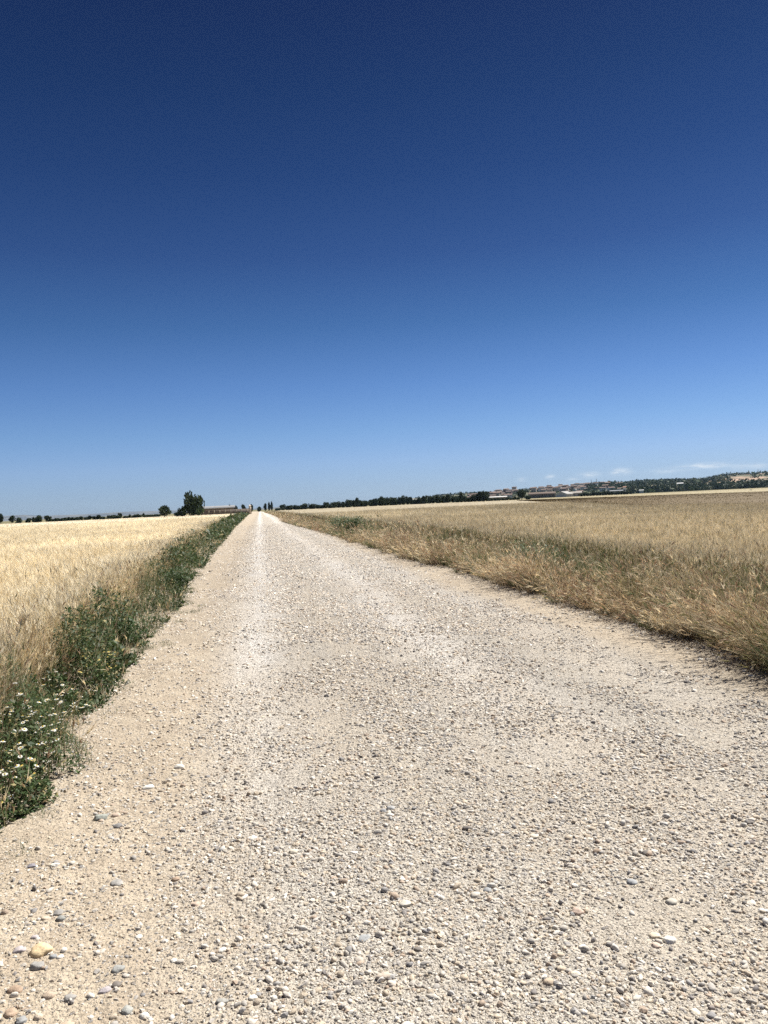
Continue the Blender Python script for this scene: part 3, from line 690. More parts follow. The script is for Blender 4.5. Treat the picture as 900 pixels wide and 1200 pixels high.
tall_weed('green_shrub', 412, 626, .95, .75, 2600, 60, [(.07, .12, .05), (.10, .15, .07), (.05, .09, .035)], 'feathery green shrub rising above the dry grass right of the track', 'shrub', .12, .02)
tall_weed('green_shrub', 392, 620, .95, .6, 1200, 60, [(.12, .16, .08), (.15, .19, .10)], 'thin pale green shrub just left of the feathery one in the right verge', 'shrub', .10, .02)
tall_weed('green_shrub', 616, 668, .68, .42, 1100, 120, [(.11, .15, .07), (.14, .18, .08), (.08, .12, .05)], 'left half of the green reed patch behind the dry grass at the right', 'shrub', .08, .009)
tall_weed('green_shrub', 642, 674, .62, .5, 900, 110, [(.11, .15, .07), (.14, .18, .08), (.08, .12, .05)], 'right half of the green reed patch behind the dry grass at the right', 'shrub', .08, .009)

# --- daisies
def disc(mb, r, z, n, c, cz=.0):
    v = [(0, 0, z + cz)] + [(r * math.cos(i * 6.2832 / n), r * math.sin(i * 6.2832 / n), z) for i in range(n)]
    mb.add(v, [(0, 1 + i, 1 + (i + 1) % n) for i in range(n)], c)
def petal_mesh(name, R, c):
    mb = MB()
    for i in range(13):
        a = i * 6.2832 / 13; ca, sa = math.cos(a), math.sin(a)
        p = np.array([(R * .25, -R * .07, 0), (R * .7, -R * .19, .002), (R, 0, -.001), (R * .7, R * .19, .002), (R * .25, R * .07, 0)])
        P = np.stack([p[:, 0] * ca - p[:, 1] * sa, p[:, 0] * sa + p[:, 1] * ca, p[:, 2]], -1)
        mb.add(P, [(0, 1, 2, 3, 4)], c)
    return mb.mesh(name, M_PETAL)
PET_W = petal_mesh('petals', .0172, (.80, .80, .76)); PET_Y = petal_mesh('petals', .013, (.70, .62, .30))
d_ = MB(); disc(d_, .0062, .002, 10, (.72, .50, .06), .004); DISC = d_.mesh('flower_centre', M_PETAL)
s_ = MB()
for k in range(3):
    a = k * 2.094; b = a + 2.094; r = .0016
    s_.add([(r * math.cos(a), r * math.sin(a), -1), (r * math.cos(b), r * math.sin(b), -1), (r * math.cos(b), r * math.sin(b), 0), (r * math.cos(a), r * math.sin(a), 0)], [(0, 1, 2, 3)], (.10, .14, .05))
STEM = s_.mesh('stem', M_LEAF)
CL = [(0, 108, 818, 890, 120, 'white daisy with yellow centre in the dense patch at the left border', 'white daisies in the dense left patch', PET_W),
      (0, 60, 880, 935, 40, 'white daisy at the near left border in front of the dense patch', 'white daisies in front of the dense patch', PET_W),
      (0, 40, 885, 945, 14, 'small yellowish daisy low among the nearest weeds', 'yellowish daisies among the nearest weeds', PET_Y),
      (15, 82, 782, 815, 24, 'white daisy in the farther patch close to the barley', 'white daisies close to the barley', PET_W),
      (92, 140, 762, 792, 34, 'yellowish daisy by the foot of the dark bushy weed', 'yellowish daisies by the dark bushy weed', PET_Y),
      (50, 115, 800, 846, 24, 'white daisy scattered on the plain green between the patches', 'white daisies scattered between the patches', PET_W)]
for (x0, x1, y0, y1, n_, lab, grp, pet) in CL:
    for k in range(n_):
        px = random.uniform(x0, x1); py = random.uniform(y0, y1); z = .25
        for _t in range(4):
            x, y = ground(px, py, z); u_ = float((x - edgeL(np.array(y))) / (wheatL(np.array(y)) - .3 - edgeL(np.array(y))))
            z = .5 * z + .5 * (float(weed_h(np.array(x), np.array(y), max(u_, 0))) + .045)
        z += random.uniform(-.02, .05); x, y = ground(px, py, z)
        if x > edgeL(np.array(y)) - .04: continue
        e = empty('daisy', (x, y, 0)); tag(e, lab, 'flower', grp)
        st = child('stem', STEM, e); st.scale = (1, 1, z); st.location = (0, 0, z)
        p = child('petals', pet, e); p.location = (0, 0, z)
        rot = (random.uniform(-.45, .25), random.uniform(-.3, .5), random.uniform(0, 6)); s = random.uniform(.75, 1.15); p.rotation_euler = rot; p.scale = (s,) * 3
        c = child('flower_centre', DISC, e); c.location = (0, 0, z + .001); c.rotation_euler = rot; c.scale = (s,) * 3

# ------------------------------------------------------------------ hills
def hill(name, prof, z0, z1, z2, base_c, cols, seed, rough, nr=40):
    pxs = np.arange(prof[0][0], prof[-1][0] + 1, 5.0)
    top = np.interp(pxs, [p[0] for p in prof], [p[1] for p in prof])
    Zs = np.concatenate([np.linspace(z0, z1, nr), np.linspace(z1, z2, 8)[1:]])
    mb = MB(); PX, ZZ = np.meshgrid(pxs, Zs)
    ztop = CAM_H + (HZ(PX) - top[None]) * z1 / F
    t = sstep(z0, z1, ZZ) ** .75; t = np.where(ZZ > z1, 1 - sstep(z1, z2, ZZ), t)
    xc = (PX - 450) / F * ZZ
    X = ZZ * math.sin(YAW) + xc * math.cos(YAW); Yy = ZZ * math.cos(YAW) - xc * math.sin(YAW)
    h = ztop * t * (1 + rough * (fbm(X * .006, Yy * .004, seed, 4) - .5) * (1 - .9 * (t > .97))) - 1.5
    h[0] = -2; h[-1] = -2
    f_ = fbm(X * .012, Yy * .008, seed + 5, 5)
    c = np.array(cols[0]) + (np.array(cols[1]) - np.array(cols[0])) * sstep(.42, .58, f_)[..., None]
    if len(cols) > 2:
        w = sstep(.5, .6, fbm(X * .02, Yy * .011, seed + 9, 4)) * sstep(790, 850, PX); c = c * (1 - w[..., None]) + np.array(cols[2]) * w[..., None]
    mb.add(np.stack([X, Yy, h], -1), grid_faces(len(Zs), len(pxs)), c.reshape(-1, 3))
    o = mb.build(name, M_CANOPY, smooth=True); tag(o, kind='structure')
    def hz(px, Z):
        i = np.clip((np.asarray(px) - pxs[0]) / 5, 0, len(pxs) - 1.001); j = np.interp(Z, Zs, np.arange(len(Zs))); j = np.clip(j, 0, len(Zs) - 1.001)
        i0 = i.astype(int); j0 = j.astype(int); a = i - i0; b = j - j0
        return (h[j0, i0] * (1 - a) + h[j0, i0 + 1] * a) * (1 - b) + (h[j0 + 1, i0] * (1 - a) + h[j0 + 1, i0 + 1] * a) * b
    return hz
hzR = hill('hill', [(480, 584), (520, 580.5), (545, 578.5), (575, 577.5), (600, 575), (640, 573), (660, 572), (690, 569), (700, 568), (730, 567), (750, 565), (790, 563.5), (820, 563), (835, 560.5), (850, 557.5), (870, 556.5), (885, 556), (900, 554), (1000, 549), (1150, 548)],
     1000, 2500, 3300, None, ((.06, .075, .04), (.12, .11, .07), (.36, .25, .18)), 201, .35)
hill('far_hills', [(-220, 607), (-120, 606), (0, 604.5), (30, 603.2), (50, 604.2), (100, 602.5), (150, 599.5), (200, 598), (240, 597.5), (300, 595.5), (330, 593.5), (360, 593.8), (400, 592), (440, 591.5), (480, 590)],
     4200, 5600, 6200, None, ((.085, .10, .12), (.14, .145, .15)), 211, .5, 14)  # bluish slope colours carry painted distance haze on top of the thin volume

# ------------------------------------------------------------------ trees
def crown(seed, lobes, n, L, cols, wts):
    rg = np.random.default_rng(seed); mb = MB(); lobes = np.array(lobes, float)
    vol = lobes[:, 3] * lobes[:, 4] * lobes[:, 3]; k = rg.choice(len(lobes), n, p=vol / vol.sum())
    u = rg.normal(0, 1, (n, 3)); u /= np.linalg.norm(u, axis=1, keepdims=True); r = rg.uniform(.35, 1, n) ** .5 * rg.uniform(.85, 1.12, n)
    l = lobes[k]; P = l[:, :3] + u * r[:, None] * np.stack([l[:, 3], l[:, 3], l[:, 4]], -1)
    P[:, 2] = np.maximum(P[:, 2], .04)
    s = rg.normal(0, 1, (n, 3)); s /= np.linalg.norm(s, axis=1, keepdims=True); t = np.cross(s, rg.normal(0, 1, (n, 3))); t /= np.linalg.norm(t, axis=1, keepdims=True)
    Ls = L * rg.uniform(.5, 1.3, n)[:, None]
    V = np.stack([P - s * Ls, P + t * Ls * .6, P + s * Ls, P - t * Ls * .6], 1)
    cl_ = np.array(cols); c = cl_[rg.choice(len(cols), n, p=np.array(wts) / sum(wts))] * rg.uniform(.8, 1.2, (n, 1))
    c = c * rg.uniform(.8, 1.25, len(lobes))[k][:, None]
    mb.add(V, np.arange(4)[None] + (np.arange(n) * 4)[:, None], np.repeat(c, 4, 0)); return mb.mesh('crown', M_CROWN)
def trunk(seed, h, r, limbs=4):
    rg = np.random.default_rng(seed); mb = MB()
    def tube(p0, p1, r0, r1):
        p0, p1 = np.array(p0, float), np.array(p1, float); d = p1 - p0; d /= np.linalg.norm(d); a = np.cross(d, [0, 1, .3]); a /= np.linalg.norm(a); b = np.cross(d, a)
        an = np.linspace(0, 2 * math.pi, 7)[:-1]; ring = lambda p, r: [p + r * (math.cos(q) * a + math.sin(q) * b) for q in an]
        mb.add(ring(p0, r0) + ring(p1, r1), [(i, (i + 1) % 6, 6 + (i + 1) % 6, 6 + i) for i in range(6)], (.10, .075, .05))
    tube((0, 0, -.05), (.01, .01, h), r, r * .6)
    for i in range(limbs):
        a = i * 6.28 / limbs + rg.uniform(-.4, .4); l = rg.uniform(.22, .34)
        tube((0, 0, h * .85), (math.cos(a) * l * .6, math.sin(a) * l * .6, h + l), r * .5, r * .2)
    return mb.mesh('trunk', M_BARK)
GT = [(.022, .036, .014), (.032, .050, .018), (.055, .078, .027), (.015, .025, .011)]
def rnd_lobes(seed, n, rr, zr, spread, zlo, zhi):
    rg = np.random.default_rng(seed); return [(rg.normal(0, spread), rg.normal(0, spread), rg.uniform(zlo, zhi), rg.uniform(*rr), rg.uniform(*zr)) for _ in range(n)]
# unit-height trees: crown widths about 1
TREE = {}
for i in range(3):
    TREE['round', i] = (crown(300 + i, [(0, 0, .55, .36, .38)] + rnd_lobes(310 + i, 7, (.14, .24), (.12, .22), .2, .4, .82), 1300, .055, GT, (.3, .35, .2, .15)), trunk(320 + i, .3, .035))
    TREE['bush', i] = (crown(340 + i, [(0, 0, .40, .38, .38)] + rnd_lobes(350 + i, 12, (.12, .26), (.12, .25), .27, .2, .8), 1700, .06, GT, (.3, .35, .2, .15)), trunk(360 + i, .15, .03))
    TREE['poplar', i] = (crown(370 + i, [(0, 0, .35, .2, .3), (0, 0, .6, .2, .3), (.02, 0, .82, .12, .18)] + rnd_lobes(375 + i, 5, (.08, .14), (.1, .16), .08, .3, .8), 900, .05, GT, (.4, .35, .1, .15)), trunk(380 + i, .2, .02))
    TREE['group', i] = (crown(385 + i, [(-.3, 0, .45, .25, .42), (.0, .1, .52, .25, .45), (.3, 0, .48, .25, .45)] + rnd_lobes(388 + i, 8, (.12, .2), (.15, .26), .25, .4, .85), 1700, .05, GT, (.3, .35, .2, .15)), trunk(392 + i, .25, .03))
def place_tree(name, px, ytop, Z, wpx, kind, label, group=None, cat='tree', i=None, base=0.0, rot=None):
    x, y = polar(px, Z); h = height_at(px, ytop, Z) - base; w = wpx * Z / F; h *= {'bush': 1.13, 'round': 1.04}.get(kind, 1.0)
    cr, tr = TREE[kind, random.randrange(3) if i is None else i]
    wk = {'round': 1.05, 'bush': 1.2, 'poplar': .5, 'group': 1.15}[kind]
    e = empty(name, (x, y, base), random.uniform(0, 6.28) if rot is None else rot, (w / wk, w / wk, h))
    tag(e, label, cat, group); child('trunk', tr, e); child('crown', cr, e); return e
# left of the barley
place_tree('tree', 1, 601, 330, 9, 'round', 'dark round tree cut by the left border behind the barley')
place_tree('tree', 14, 604, 340, 8, 'round', 'thin greyish tree next to the one at the left border')
place_tree('tree', 46, 602.5, 330, 11, 'bush', 'broad tree on the far left rising above the field hedge')
place_tree('tree', 57, 604.5, 330, 11, 'bush', 'wide low tree joined to the right of the broad one')
for j, (px, yt, w, lab) in enumerate([(22, 607, 10, 'leftmost'), (33, 607.5, 9, 'second'), (40, 606.5, 7, 'third')]):
    place_tree('bush', px, yt, 335, w, 'bush', lab + ' low bush between the left border trees and the broad tree', 'bushes on the far left', 'bush')
k = 0
for px in np.arange(64, 188, 5.2):
    big = {3: 1.6, 6: 1.4, 8: 1.8, 10: 1.8, 12: 1.2, 15: 3.0, 17: 1.3, 20: 1.5}.get(k, 0); k += 1
    place_tree('hedge_bush', px + random.uniform(-1, 1), 607.5 - .0455 * (px - 60) - big * .9 + random.uniform(-.5, .5), 350 + random.uniform(-15, 15), random.uniform(8, 14) if not big else random.uniform(4, 8), 'bush' if not big else 'round',
               'low dark bush in the hedge line behind the barley' if not big else 'taller tree poking out of the hedge line behind the barley', 'hedge line bushes' if not big else 'taller trees in the hedge line', 'bush' if not big else 'tree')
for px in (175, 207, 212):
    place_tree('hedge_bush', px, 600.5 if px > 180 else 602.5, 330, 9, 'bush', 'small bush at the foot of the big dark trees by the barn', 'bushes by the big dark trees', 'bush')
place_tree('dark_tree', 193, 591.5, 260, 19, 'round', 'rounded dark tree standing alone left of the tallest tree', i=0)
place_tree('tall_tree', 225, 578.5, 260, 25, 'bush', 'tallest dark tree beside the barn', i=1, rot=.4)
place_tree('dark_tree', 233, 582.5, 262, 15, 'bush', 'dark tree joined to the right side of the tallest one')
place_tree('dark_tree', 214, 594.5, 258, 14, 'bush', 'lower dark bushy tree leaning on the left of the tallest one')
for px, yt, w, lab in ((270, 591.2, 3, 'smallest treetop seen above the barn roof'), (276.5, 591.8, 7, 'dark treetop behind the right end of the barn'), (286, 591, 6.5, 'round treetop behind the barn wall near the pillar'), (295, 590.2, 6, 'round tree right behind the pale pillar')):
    place_tree('tree', px, yt, 300, w, 'round', lab)
# beyond the end of the track
place_tree('tree', 304.5, 592.7, 520, 6.5, 'bush', 'low bush at the very end of the track')
for px, yt, w, lab in ((311.3, 589, 4.2, 'leftmost dark cypress of three at the end of the track'), (315.8, 588, 3.8, 'middle dark cypress of three at the end of the track'), (318.8, 587.3, 3.6, 'rightmost and tallest cypress of three at the end of the track')):
    place_tree('cypress', px, yt, 520, w, 'poplar', lab, 'cypresses at the end of the track')
px = 326.0; j = 0
while px < 566:
    h = float(np.interp(px, [325, 331, 345, 372, 376, 400, 425, 445, 470, 490, 520, 566], [1.0, 4.0, 3.4, 4.4, 3.8, 5.6, 6.2, 8.2, 8.0, 5.2, 6.2, 4.4]))
    w = random.uniform(6, 13)
    place_tree('hedge_tree', px, HZ(px) + .6 - h - random.uniform(-1.0, 1.1), float(np.interp(px, [325, 450, 566], [520, 500, 470])) + random.uniform(-15, 15), w, 'bush',
               'dark green tree in the %s of the long row behind the wheat' % (w3 := ('left third' if px < 400 else 'middle third' if px < 480 else 'right third')), 'trees in the %s of the long row' % w3)
    px += w * .5; j += 1
for px, yt, w, kd, lab in ((408, 586.5, 7, 'round', 'pointed tree rising from the left part of the long row'), (419, 582.3, 7, 'round', 'loose topped tall tree in the left part of the long row'), (425, 586.5, 8, 'bush', 'tree just right of the loose topped tall one'), (415, 585.3, 5, 'round', 'small tree just left of the loose topped tall one'),
        (448, 581.5, 12, 'bush', 'broad tree in the middle of the long row'), (462, 582, 10, 'bush', 'broad tree right of the middle of the long row'), (474, 582.3, 7, 'round', 'narrow tree at the end of the taller part of the long row'),
        (497, 580.5, 8, 'round', 'dome shaped tree standing clear of the row'), (513, 579, 4.5, 'poplar', 'slim pointed tree right of the dome shaped one'), (520, 581, 7, 'round', 'left half of the twin trees before the village'), (525.5, 578, 8, 'round', 'taller half of the twin trees before the village'),
        (541, 575.8, 5.5, 'poplar', 'dark conifer before the village'), (545, 580.5, 4, 'poplar', 'short slim tree touching the dark conifer'), (537, 581.5, 5, 'bush', 'low tree on the left of the dark conifer'),
        (563, 575.5, 8.5, 'poplar', 'leftmost poplar of the dense group'), (567.5, 575, 8.5, 'poplar', 'second poplar of the dense group'), (571, 575.3, 8, 'poplar', 'third poplar of the dense group'), (559.5, 578, 7, 'poplar', 'low poplar on the left flank of the dense group'),
        (612, 573, 15, 'round', 'large round tree alone in front of the village'), (619, 580, 9, 'bush', 'bush at the right foot of the large round tree')):
    place_tree('tree', px, yt, 455 + random.uniform(-8, 8), w, kd, lab)
for px in np.arange(572, 612, 4.5):
    place_tree('hedge_bush', px, HZ(px) - .8 + random.uniform(-.4, .4), 480, 7, 'bush', 'low bush on the field edge between the poplars and the round tree', 'bushes between poplars and round tree', 'bush')
for px in np.arange(682, 742, 3.6):
    place_tree('hedge_bush', px, HZ(px) - 2.0 + random.uniform(-1.0, .6), 640, 6, 'bush', 'low green bush along the far side of the pale field', 'bushes along the pale field', 'bush')
for px, yt, w, lab in ((876, 565.3, 10, 'large dark tree under the hill at the right'), (868, 567, 7, 'smaller dark tree left of the large one under the hill'), (884, 567, 7, 'dark tree right of the large one under the hill'), (853, 570, 6, 'low tree under the hill near the shed row')):
    place_tree('tree', px, yt, 900, w, 'bush', lab)
place_tree('bush', 881, 573.6, 330, 3, 'bush', 'lone dark bush in the pale field at the right', None, 'bush')
# belt of dark scrub trees at the foot and over the slope of the hill
rg = np.random.default_rng(77); mb = MB()
def clumps(mb, px, Z, hz_, size, nleaf):
    x = Z * math.sin(YAW) + (px - 450) / F * Z * math.cos(YAW); y = Z * math.cos(YAW) - (px - 450) / F * Z * math.sin(YAW)
    n = len(px); u = rg.normal(0, 1, (n, nleaf, 3)); u /= np.linalg.norm(u, axis=2, keepdims=True)
    P = np.stack([x, y, hz_ + size * .35], -1)[:, None] + u * (size[:, None] * rg.uniform(.3, 1, (n, nleaf)))[..., None] * np.array([.7, .7, .5])
    s = rg.normal(0, 1, P.shape); t = rg.normal(0, 1, P.shape); s *= (size * .16)[:, None, None]; t *= (size * .12)[:, None, None]
    V = np.stack([P - s, P + t, P + s, P - t], 2).reshape(-1, 3); c = pick(n, GT + [(.08, .085, .04)], (.3, .3, .15, .15, .1))
    mb.add(V, np.arange(n * nleaf * 4).reshape(-1, 4), np.repeat(c, nleaf * 4, 0))
px = rg.uniform(735, 1010, 1500); Z = rg.uniform(1010, 1250, 1500); clumps(mb, px, Z, np.maximum(hzR(px, Z), 0), rg.uniform(6, 11, 1500), 14)
px = rg.uniform(690, 1080, 2600); Z = rg.uniform(1200, 2520, 2600); k = fbm(px * .03, Z * .004, 5, 3) > .47
k |= (px < 790) & (Z > 1500); k |= Z > 2350
k &= (px < 815) | (rg.uniform(0, 1, 2600) < .5); px, Z = px[k], Z[k]; clumps(mb, px, Z, hzR(px, Z), rg.uniform(7, 12, len(px)), 12)
px = rg.uniform(500, 740, 1300); Z = rg.uniform(1020, 2450, 1300); clumps(mb, px, Z, hzR(px, Z), rg.uniform(3.5, 7, 1300), 12)
tag(mb.build('scrub_wood', M_CROWN), 'dark scrub woodland covering the slope of the hill on the right', 'woodland', kind='stuff')

# ------------------------------------------------------------------ buildings
def part_box(name, parent, x0, x1, y0, y1, z0, z1, c, mat=None):
    m_ = MB(); m_.box(x0, x1, y0, y1, z0, z1, c); return m_.build(name, mat or M_PAINT, parent)
def gable(name, parent, hx, hy, z0, rise, c, over=.4, th=.25):
    m_ = MB(); x0, x1 = -hx - over, hx + over; y = hy + over
    zz = z0 - over * rise / hy
    v = []
    for x in (x0, x1): v += [(x, -y, zz), (x, 0, z0 + rise), (x, y, zz), (x, y, zz + th), (x, 0, z0 + rise + th), (x, -y, zz + th)]
    m_.add(v, [(0, 6, 7, 1), (1, 7, 8, 2), (3, 9, 10, 4), (4, 10, 11, 5), (2, 8, 9, 3), (5, 11, 6, 0)], c)
    m_.add(v, [(0, 1, 4, 5), (1, 2, 3, 4), (6, 11, 10, 7), (7, 10, 9, 8)], c)
    return m_.build(name, M_PAINT, parent)
def gable_wall(hx, hy, z1, rise, c):
    m_ = MB(); v = []
    for x in (-hx, hx): v += [(x, -hy, -3), (x, hy, -3), (x, hy, z1), (x, 0, z1 + rise), (x, -hy, z1)]
    m_.add(v, [(0, 4, 3, 2, 1), (5, 6, 7, 8, 9)], c); m_.add(v, [(0, 5, 9, 4), (1, 2, 7, 6)], c); return m_
TERR = [(.17, .12, .10), (.14, .105, .09), (.20, .145, .115)]
WALLS = [((.46, .40, .33), 'cream'), ((.66, .64, .60), 'white'), ((.24, .15, .12), 'brick red'), ((.33, .25, .20), 'tan')]
PROTO = {}
def house_proto(wi, storeys):
    """meshes of one kind of village house: wall, roof, chimney and its windows"""
    hx, hy, z1, rise = 5.5, 4.2, 2.9 * storeys, 1.7
    c = WALLS[wi][0]; parts = []
    tmp = []
    w = gable_wall(hx, hy, z1, rise, c).mesh('wall', M_PAINT)
    r = gable('roof', None, hx, hy, z1, rise, TERR[(wi + storeys) % 3]); rm = r.data; bpy.data.objects.remove(r)
    ch = MB(); ch.box(2, 2.7, 1, 1.7, z1 + .6, z1 + 2.3, (.45, .35, .28)); chm = ch.mesh('chimney', M_PAINT)
    wn = MB(); wn.box(-.45, .45, -.06, .0, -.6, .6, (.05, .06, .07)); wm = wn.mesh('window', M_METAL)
    pos = [(x, -hy, 1.7 + 2.9 * s) for s in range(storeys) for x in (-3.4, 0, 3.4)]
    return w, rm, chm, wm, pos
for wi in range(4):
    for s in (1, 2, 3): PROTO[wi, s] = house_proto(wi, s)
def facing(px):   # turn a long side roughly towards the south west plain where the viewer is
    return -YAW - math.atan((px - 450) / F)
used_spots = []
def village_house(px, Z, wi, s, label, group, scale=1.0):
    x, y = polar(px, Z); z = float(hzR(px, Z)) if Z > 1000 else 0
    for (a, b) in used_spots:
        if math.hypot(a - x, b - y) < 13 * scale: return False
    used_spots.append((x, y))
    e = empty('village_house', (x, y, max(z, 0)), facing(px) + random.uniform(-.5, .5), (scale,) * 3); tag(e, label, 'house', group)
    w, r, c, wn, pos = PROTO[wi, s]
    child('wall', w, e); ro = child('roof', r, e); child('chimney', c, ro)
    if Z < 1500:
        for p in pos: q_ = child('window', wn, e); q_.location = p
    return True
def hill_house(px, frac, **kw): pass
cnt = 0
zones = [(548, 558, 1100, 1500, 6, 'between the conifer and the poplar group'), (577, 606, 1150, 2000, 22, 'between the poplars and the round tree'),
         (624, 652, 1500, 2350, 26, 'above the long brick building'), (652, 690, 1300, 2400, 48, 'in the middle of the hillside village'), (690, 735, 1300, 2100, 18, 'among dark trees right of the village')]
for (a, b, z0, z1, n_, where) in zones:
    for k in range(n_):
        for _t in range(6):
            wi = random.choices(range(4), (.32, .24, .24, .2))[0]; s = random.choices((1, 2, 3), (.25, .5, .25))[0]
            if village_house(random.uniform(a, b), random.uniform(z0, z1), wi, s, 'tiny %s %s house %s' % (('low', 'two-storey', 'tall')[s - 1], WALLS[wi][1], where),
                          '%s %d storey houses %s' % (WALLS[wi][1], s, where)): break
def shed(name, px, Z, wpx, ybase_h, roofrise, depth, wc, rc, label, cat, rz=0, doors=0, base=0, over=.6):
    x, y = polar(px, Z); hx = wpx * Z / F / 2
    e = empty(name, (x, y, base), facing(px) + rz); tag(e, label, cat)
    gable_wall(hx, depth, ybase_h, roofrise, wc).build('wall', M_PAINT, e)
    gable('roof', e, hx, depth, ybase_h, roofrise, rc, over)
    for k in range(doors):
        xx = -hx + (k + .5) * 2 * hx / doors
        d = part_box('door', e, xx - hx / doors * .35, xx + hx / doors * .35, -depth - .12, -depth - .003, 0, ybase_h * .72, (.10, .09, .08), M_METAL)
    return e
# farm by the left side of the track
B = shed('barn', 255, 300, 37, 2.7, .75, 7, (.11, .09, .075), (.27, .27, .27), 'long low farm barn with a pale roof left of the track', 'barn', doors=5, rz=.0)
x, y = polar(264, 284)
e = empty('farm_wall', (x, y, 0), facing(264)); tag(e, 'long brownish wall running in front of the barn', 'wall')
hx = 56 * 284 / F / 2
m_ = MB(); m_.box(-hx, hx, -.2, .2, 0, 2.0, (.15, .12, .10)); m_.build('panel', M_PAINT, e)
m_ = MB(); m_.box(-hx, hx, -.26, .26, 2.0, 2.12, (.21, .17, .14)); m_.build('coping', M_PAINT, e)
for k in range(9):
    xx = -hx + 1 + k * (2 * hx - 2) / 8; part_box('pier', e, xx - .22, xx + .22, -.32, -.203, 0, 1.98, (.24, .21, .16))
x, y = polar(293.3, 280)
e = empty('gate_pillar', (x, y, 0), facing(293)); tag(e, 'pale cream gate pillar at the end of the farm wall beside the track', 'pillar')
m_ = MB(); m_.box(-.42, .42, -.42, .42, 0, 3.0, (.62, .53, .42)); m_.build('shaft', M_PAINT, e)
m_ = MB(); m_.box(-.52, .52, -.52, .52, 3.0, 3.15, (.68, .60, .50))
m_.add([(-.4, -.4, 3.15), (.4, -.4, 3.15), (.4, .4, 3.15), (-.4, .4, 3.15), (0, 0, 3.5)], [(0, 1, 4), (1, 2, 4), (2, 3, 4), (3, 0, 4)], (.68, .60, .50)); m_.build('cap', M_PAINT, e)
# buildings on the plain before the village
shed('brick_building', 636, 900, 30, 4.3, 2.2, 8, (.19, .14, .115), (.15, .11, .085), 'long brick building with a brown tiled roof right of the large round tree', 'building', doors=7)
shed('white_shed', 662, 880, 17, 3.2, 3.0, 7, (.56, .54, .50), (.36, .35, .33), 'white gabled industrial shed in front of the village', 'shed', doors=3, rz=1.15)
shed('white_shed', 676, 950, 12, 3.8, 1.8, 9, (.45, .42, .38), (.40, .36, .31), 'greyish shed touching the right of the white gabled one', 'shed', doors=2)
shed('farm_shed', 584, 700, 20, 2.6, .8, 8, (.55, .42, .36), (.66, .64, .60), 'low pinkish shed under the village left of the round tree', 'shed', doors=3)
shed('farm_shed', 554, 720, 12, 3.0, 1.1, 7, (.48, .42, .38), (.30, .24, .21), 'low greyish shed right of the dark conifer', 'shed', doors=2)
shed('farm_shed', 488, 640, 13, 3.4, .8, 8, (.45, .42, .38), (.62, .60, .56), 'low pale roofed shed behind the tree row left of the dome shaped tree', 'shed', doors=2)
shed('white_house', 545.5, 560, 1.8, 1.4, .5, 1.2, (.78, .78, .76), (.70, .70, .68), 'tiny white hut on the field edge beside the dark conifer', 'hut', doors=1)
shed('white_house', 752.5, 1000, 4.6, 3.0, .7, 4, (.62, .62, .60), (.60, .60, .58), 'small bright white building at the foot of the wooded hill', 'building', base=.6)
shed('white_house', 798, 1350, 6.5, 2.8, 1.6, 7, (.45, .45, .44), (.62, .62, .61), 'white roofed building among dark trees under the hill', 'building', base=float(hzR(798, 1350)) + 4)
shed('farm_shed', 723, 985, 14, 4.2, 1.0, 8, (.38, .37, .35), (.30, .31, .32), 'long grey shed before the wooded hill right of the village', 'shed', doors=3)
shed('farm_shed', 733, 1000, 3, 8.6, 1.0, 5, (.72, .70, .66), (.36, .2, .14), 'narrow pale house right of the long grey shed', 'house', doors=1)
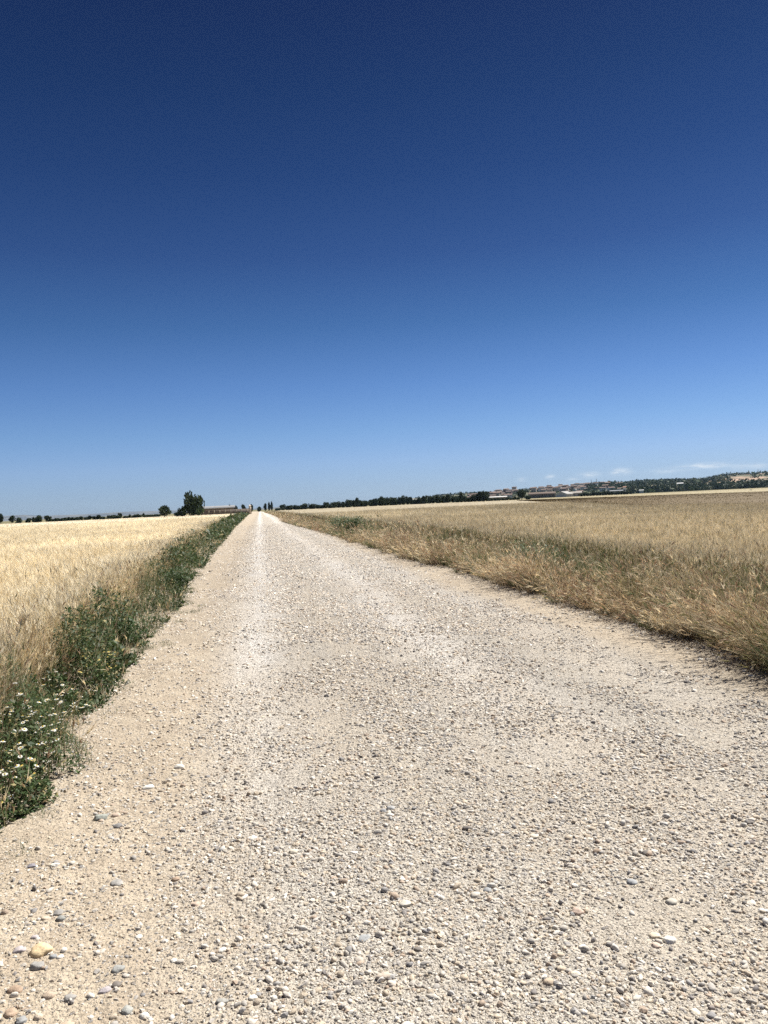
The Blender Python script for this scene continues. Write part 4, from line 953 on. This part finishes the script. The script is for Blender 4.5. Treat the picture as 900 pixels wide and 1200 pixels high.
# white silo tower of the works
def tower(name, px, Z, r, h, label, c=(.72, .71, .68)):
    x, y = polar(px, Z); e = empty(name, (x, y, 0)); tag(e, label, 'silo')
    an = np.linspace(0, 2 * math.pi, 17)[:-1]
    m_ = MB(); m_.add([(r * math.cos(a), r * math.sin(a), 0) for a in an] + [(r * math.cos(a), r * math.sin(a), h) for a in an], [(i, (i + 1) % 16, 16 + (i + 1) % 16, 16 + i) for i in range(16)], c); m_.build('barrel', M_METAL, e)
    m_ = MB(); m_.add([(r * 1.05 * math.cos(a), r * 1.05 * math.sin(a), h) for a in an] + [(0, 0, h + r * .8)], [(i, (i + 1) % 16, 16) for i in range(16)], c); m_.build('cap', M_METAL, e)
tower('silo', 675.8, 1000, .9, 9.0, 'slender white silo beside the industrial shed')
for px, yt, Z, lab in ((694.3, 562.0, 1800, 'thin mast on the ridge, left of two'), (700.6, 561.0, 1800, 'thin mast on the ridge, right of two'), (890, 549.5, 2500, 'thin antenna mast on the hilltop at the right')):
    x, y = polar(px, Z); zb = float(hzR(px, Z)) - .5; h = height_at(px, yt, Z) - zb
    e = empty('mast', (x, y, zb)); tag(e, lab, 'mast')
    m_ = MB(); b_, t_ = .55, .3
    v = [(-b_, -b_, 0), (b_, -b_, 0), (b_, b_, 0), (-b_, b_, 0), (-t_, -t_, h), (t_, -t_, h), (t_, t_, h), (-t_, t_, h)]
    m_.add(v, [(0, 1, 5, 4), (1, 2, 6, 5), (2, 3, 7, 6), (3, 0, 4, 7), (4, 5, 6, 7)], (.16, .17, .18)); m_.build('pole', M_METAL, e)
    m_ = MB()
    for f_ in (.72, .84, .96): m_.box(-1.5, 1.5, -.15, .15, h * f_ - .2, h * f_ + .2, (.16, .17, .18))
    m_.build('crossarm', M_METAL, e)

# ------------------------------------------------------------------ air
mb = MB(); mb.box(-6600, 6600, -6600, 6600, -1, 92, (1, 1, 1))
hm, ht = new_mat('haze'); ho = ht.nodes.new('ShaderNodeOutputMaterial'); pv = ht.nodes.new('ShaderNodeVolumePrincipled')
pv.inputs['Color'].default_value = (.52, .76, 1.0, 1); pv.inputs['Density'].default_value = 0.00003; pv.inputs['Anisotropy'].default_value = .2
ht.links.new(pv.outputs[0], ho.inputs['Volume'])
hz_o = mb.build('haze', hm); tag(hz_o, 'thin pale blue haze over the plain', 'haze', kind='stuff')
print('verts', sum(len(o.data.vertices) for o in bpy.data.objects if o.type == 'MESH'), 'objects', len(bpy.data.objects))
